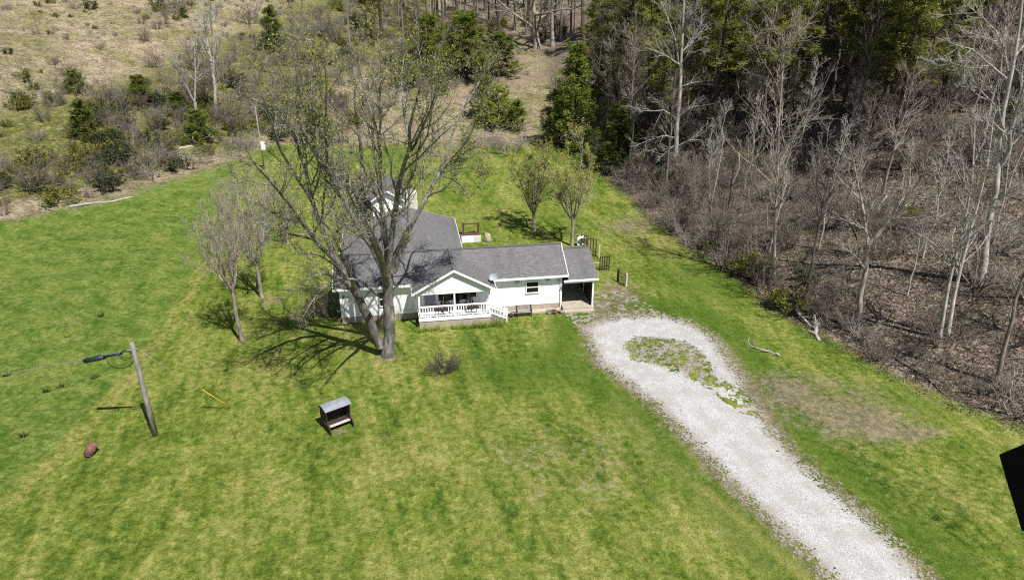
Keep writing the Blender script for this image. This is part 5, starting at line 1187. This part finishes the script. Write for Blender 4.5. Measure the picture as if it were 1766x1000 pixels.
# ---- brush that reads as one mass
pa = brush_proto(PB, 2.2, 1.6, 26, 'bark_brush', 6, 4); pb_ = brush_proto(PB, 2.8, 1.5, 24, 'bark_grey', 6, 4); pc = brush_proto(PB, 1.6, 1.5, 24, 'bark_mid', 6, 4)
g1 = brush_proto(PB, 1.4, 1.3, 18, 'bark_brush', 5, 4, ('bramble_leaf', 1100, 0.11)); g2 = brush_proto(PB, 1.8, 1.4, 18, 'bark_brush', 5, 4, ('cedar_dark', 1300, 0.12))
def merge(p):  # stems and leaves of one bush in one instance
    return p
def brush(name, rng, pts, kinds, scl, label, cat):
    protos = [pa, pb_, pc, g1[1], g2[1], g1[0], g2[0]]
    pts = np.array([(x, y, Tz(x, y)) for x, y in pts]); kinds = np.array(kinds); scl = np.array(scl)
    rz = rng.uniform(0, 6.28, len(pts)); ex = np.isin(kinds, (3, 4))
    pts2, k2, s2, r2 = np.concatenate([pts, pts[ex]]), np.concatenate([kinds, kinds[ex] + 2]), np.concatenate([scl, scl[ex]]), np.concatenate([rz, rz[ex]])
    return scatter(name, protos, pts2, np.stack([0 * r2, 0 * r2, r2], 1), s2, k2, label, cat)
BR = np.random.default_rng(31)
sp1 = poisson(BR, 5600, 8, 100, 28, 135, lambda x, y: (line_sd(x, y, WOOD_EDGE) > 0.4) & (x < 24 + 0.66 * y) & (BR.random(len(x)) < np.where(line_sd(x, y, WOOD_EDGE) < 12, 0.95, 0.6)) & ~((x > 22) & (y < 56) & (line_sd(x, y, WOOD_EDGE) > 2) & (BR.random(len(x)) < 0.86)), 1.4, [])
sp1 = [q for q in sp1 if vnoise(np.array([q[0]]), np.array([q[1]]), 5.0, 55, 2)[0] > (0.18 if line_sd(np.array([q[0]]), np.array([q[1]]), WOOD_EDGE)[0] < 12 else 0.34)]
kk = [int(BR.choice([0, 1, 2, 3, 4], p=([.34, .20, .46, 0, 0] if q[1] < 48 else [.30, .16, .42, .06, .06] if vnoise(np.array([q[0]]), np.array([q[1]]), 8.0, 66, 2)[0] > 0.5 else [.14, .44, .22, .10, .10]))) for q in sp1]
brush('undergrowth', BR, sp1, kk, 0.5 + 1.3 * BR.random(len(sp1)) ** 1.4, 'tangled grey-brown undergrowth covering the wooded slope', 'undergrowth')
sp2 = poisson(BR, 2200, -78, -30, 50, 112, lambda x, y: (-line_sd(x, y, HILL_EDGE) > 1.2) & (BR.random(len(x)) < np.where((-line_sd(x, y, HILL_EDGE) < 10 + 8 * vnoise(x, y, 6, 8)) & (x < -38) & (vnoise(x, y, 5, 44, 2) > 0.42), 0.9, 0.10)), 1.6, [])
kk = [int(BR.choice([0, 1, 2, 3, 4], p=[.12, .14, .16, .40, .18])) for _ in sp2]
brush('hill_brush', BR, sp2, kk, 0.45 + 1.0 * BR.random(len(sp2)) ** 1.3, 'dense green and grey brush along the foot of the left hill', 'brush')
sp3 = poisson(BR, 1500, -60, 14, 104, 190, lambda x, y: (line_sd(x, y, WOOD_EDGE) < 3) & (line_sd(x, y, HILL_EDGE) > -25) & ((x < -18 - 8 * vnoise(x, y, 8, 3)) | ((x < -10) & (y > 128)) | (y > 168)) & (BR.random(len(x)) < 0.75), 2.6, [])
kk = [int(BR.choice([0, 1, 2, 3, 4], p=[.30, .28, .17, .18, .07])) for _ in sp3]
brush('valley_brush', BR, sp3, kk, BR.uniform(0.8, 1.7, len(sp3)), 'bare and leafing brush filling the valley behind the house', 'brush')

sp4 = poisson(BR, 1500, -125, -18, 80, 185, lambda x, y: (-line_sd(x, y, HILL_EDGE) > 8) & (vnoise(x, y, 11, 88, 3) > 0.43), 1.7, [])
kk = [int(BR.choice([0, 1, 2, 3, 4], p=[.24, .20, .26, .24, .06])) for _ in sp4]
brush('hill_scrub', BR, sp4, kk, 0.3 + 0.7 * BR.random(len(sp4)) ** 2, 'low bare scrub dotted over the upper left hill', 'scrub')

# ---- fallen wood
def log(pts, r0, r1, mat, label, twigs=0, lift=0.1):
    P = np.array([at(u, v) + np.array([0, 0, r0 * 0.6 + (h_ if len(w_) else 0)]) for u, v, *w_ in pts for h_ in [w_[0] if w_ else 0.0]]); o0 = P[0].copy(); e = empty('fallen_log', o0, 0, label, 'log')
    P = resample(P - o0, 10); P[1:-1] += PB.normal(size=(8, 3)) * r0 * 0.4; Rr = np.linspace(r0, r1, 10)
    MB().tube(P, Rr, 8).build('stem', mat, e, True)
    if twigs:
        S1, Q1 = children(PB, P[None], Rr[None], twigs, 6, 0.1, 1.0, 0.7, 0.35, 0.35, 0.5, 0.14, 0.5, 0.012, 0.3); S1[..., 2] = np.maximum(S1[..., 2], 0.02 + (P[0, 2] * 0)); S2, Q2 = children(PB, S1, Q1, 5, 4, 0.2, 1, 0.6, 0.5, 0.4, 0.6, 0.15, 0.2, 0.008, 0.4)
        link('twigs', crown_mesh('twigs', [(S1, Q1, 5), (S2, Q2, 4)], mat), e)
log([(1345, 614), (1325, 607), (1305, 602), (1296, 598)], 0.09, 0.05, 'bark_pale', 'pale fallen branch on the grass beside the drive', 7)
log([(1412, 588), (1405, 568), (1395, 560), (1370, 546, 0.5)], 0.13, 0.05, 'bark_pale', 'forked pale dead branch lying at the wood edge', 6)
log([(120, 358), (150, 354), (190, 348), (230, 341)], 0.16, 0.10, 'bark_pale', 'long pale log at the foot of the left hill')
log([(60, 358), (95, 364)], 0.10, 0.05, 'bark_pale', 'short pale branch by the left brush', 3)
log([(310, 258), (335, 252)], 0.16, 0.12, 'bark_pale', 'short pale log on the left hill below the pale trees')
log([(497, 62), (520, 68), (545, 74)], 0.35, 0.2, 'bark_mid', 'fallen grey trunk on top of the left hill')
log([(1455, 272), (1425, 282), (1405, 292)], 0.2, 0.1, 'bark_pale', 'fallen pale trunk under the pines')
log([(1430, 372), (1500, 385), (1570, 400), (1650, 450)], 0.22, 0.14, 'bark_grey', 'long fallen trunk lying across the slope of the wood', 4)
log([(1545, 620), (1600, 655), (1640, 690)], 0.08, 0.03, 'bark_dark', 'dark fallen branch along the wood edge', 5)
# leaning dead snags
for u, v, pts, lb in [(1258, 345, [(1262, 320, 0), (1275, 290, 0), (1274, 262, 0)], 'crooked pale dead stem behind the brush above the loop'), (1508, 350, [(1510, 325, 0), (1520, 308, 0)], 'curved pale dead stem in the middle of the wood'), (1514, 372, [(1517, 352, 0), (1530, 338, 0)], 'lower curved pale dead stem in the middle of the wood')]:
    b = at(u, v); e = empty('dead_tree', b, 0, lb, 'dead tree'); Q = np.array([(0, 0, -0.1)] + [tuple(aty(a, c, b[1]) - b) for a, c, _ in pts]); MB().tube(resample(Q, 8), np.linspace(0.12, 0.06, 8), 7).build('stem', 'bark_pale', e, True)
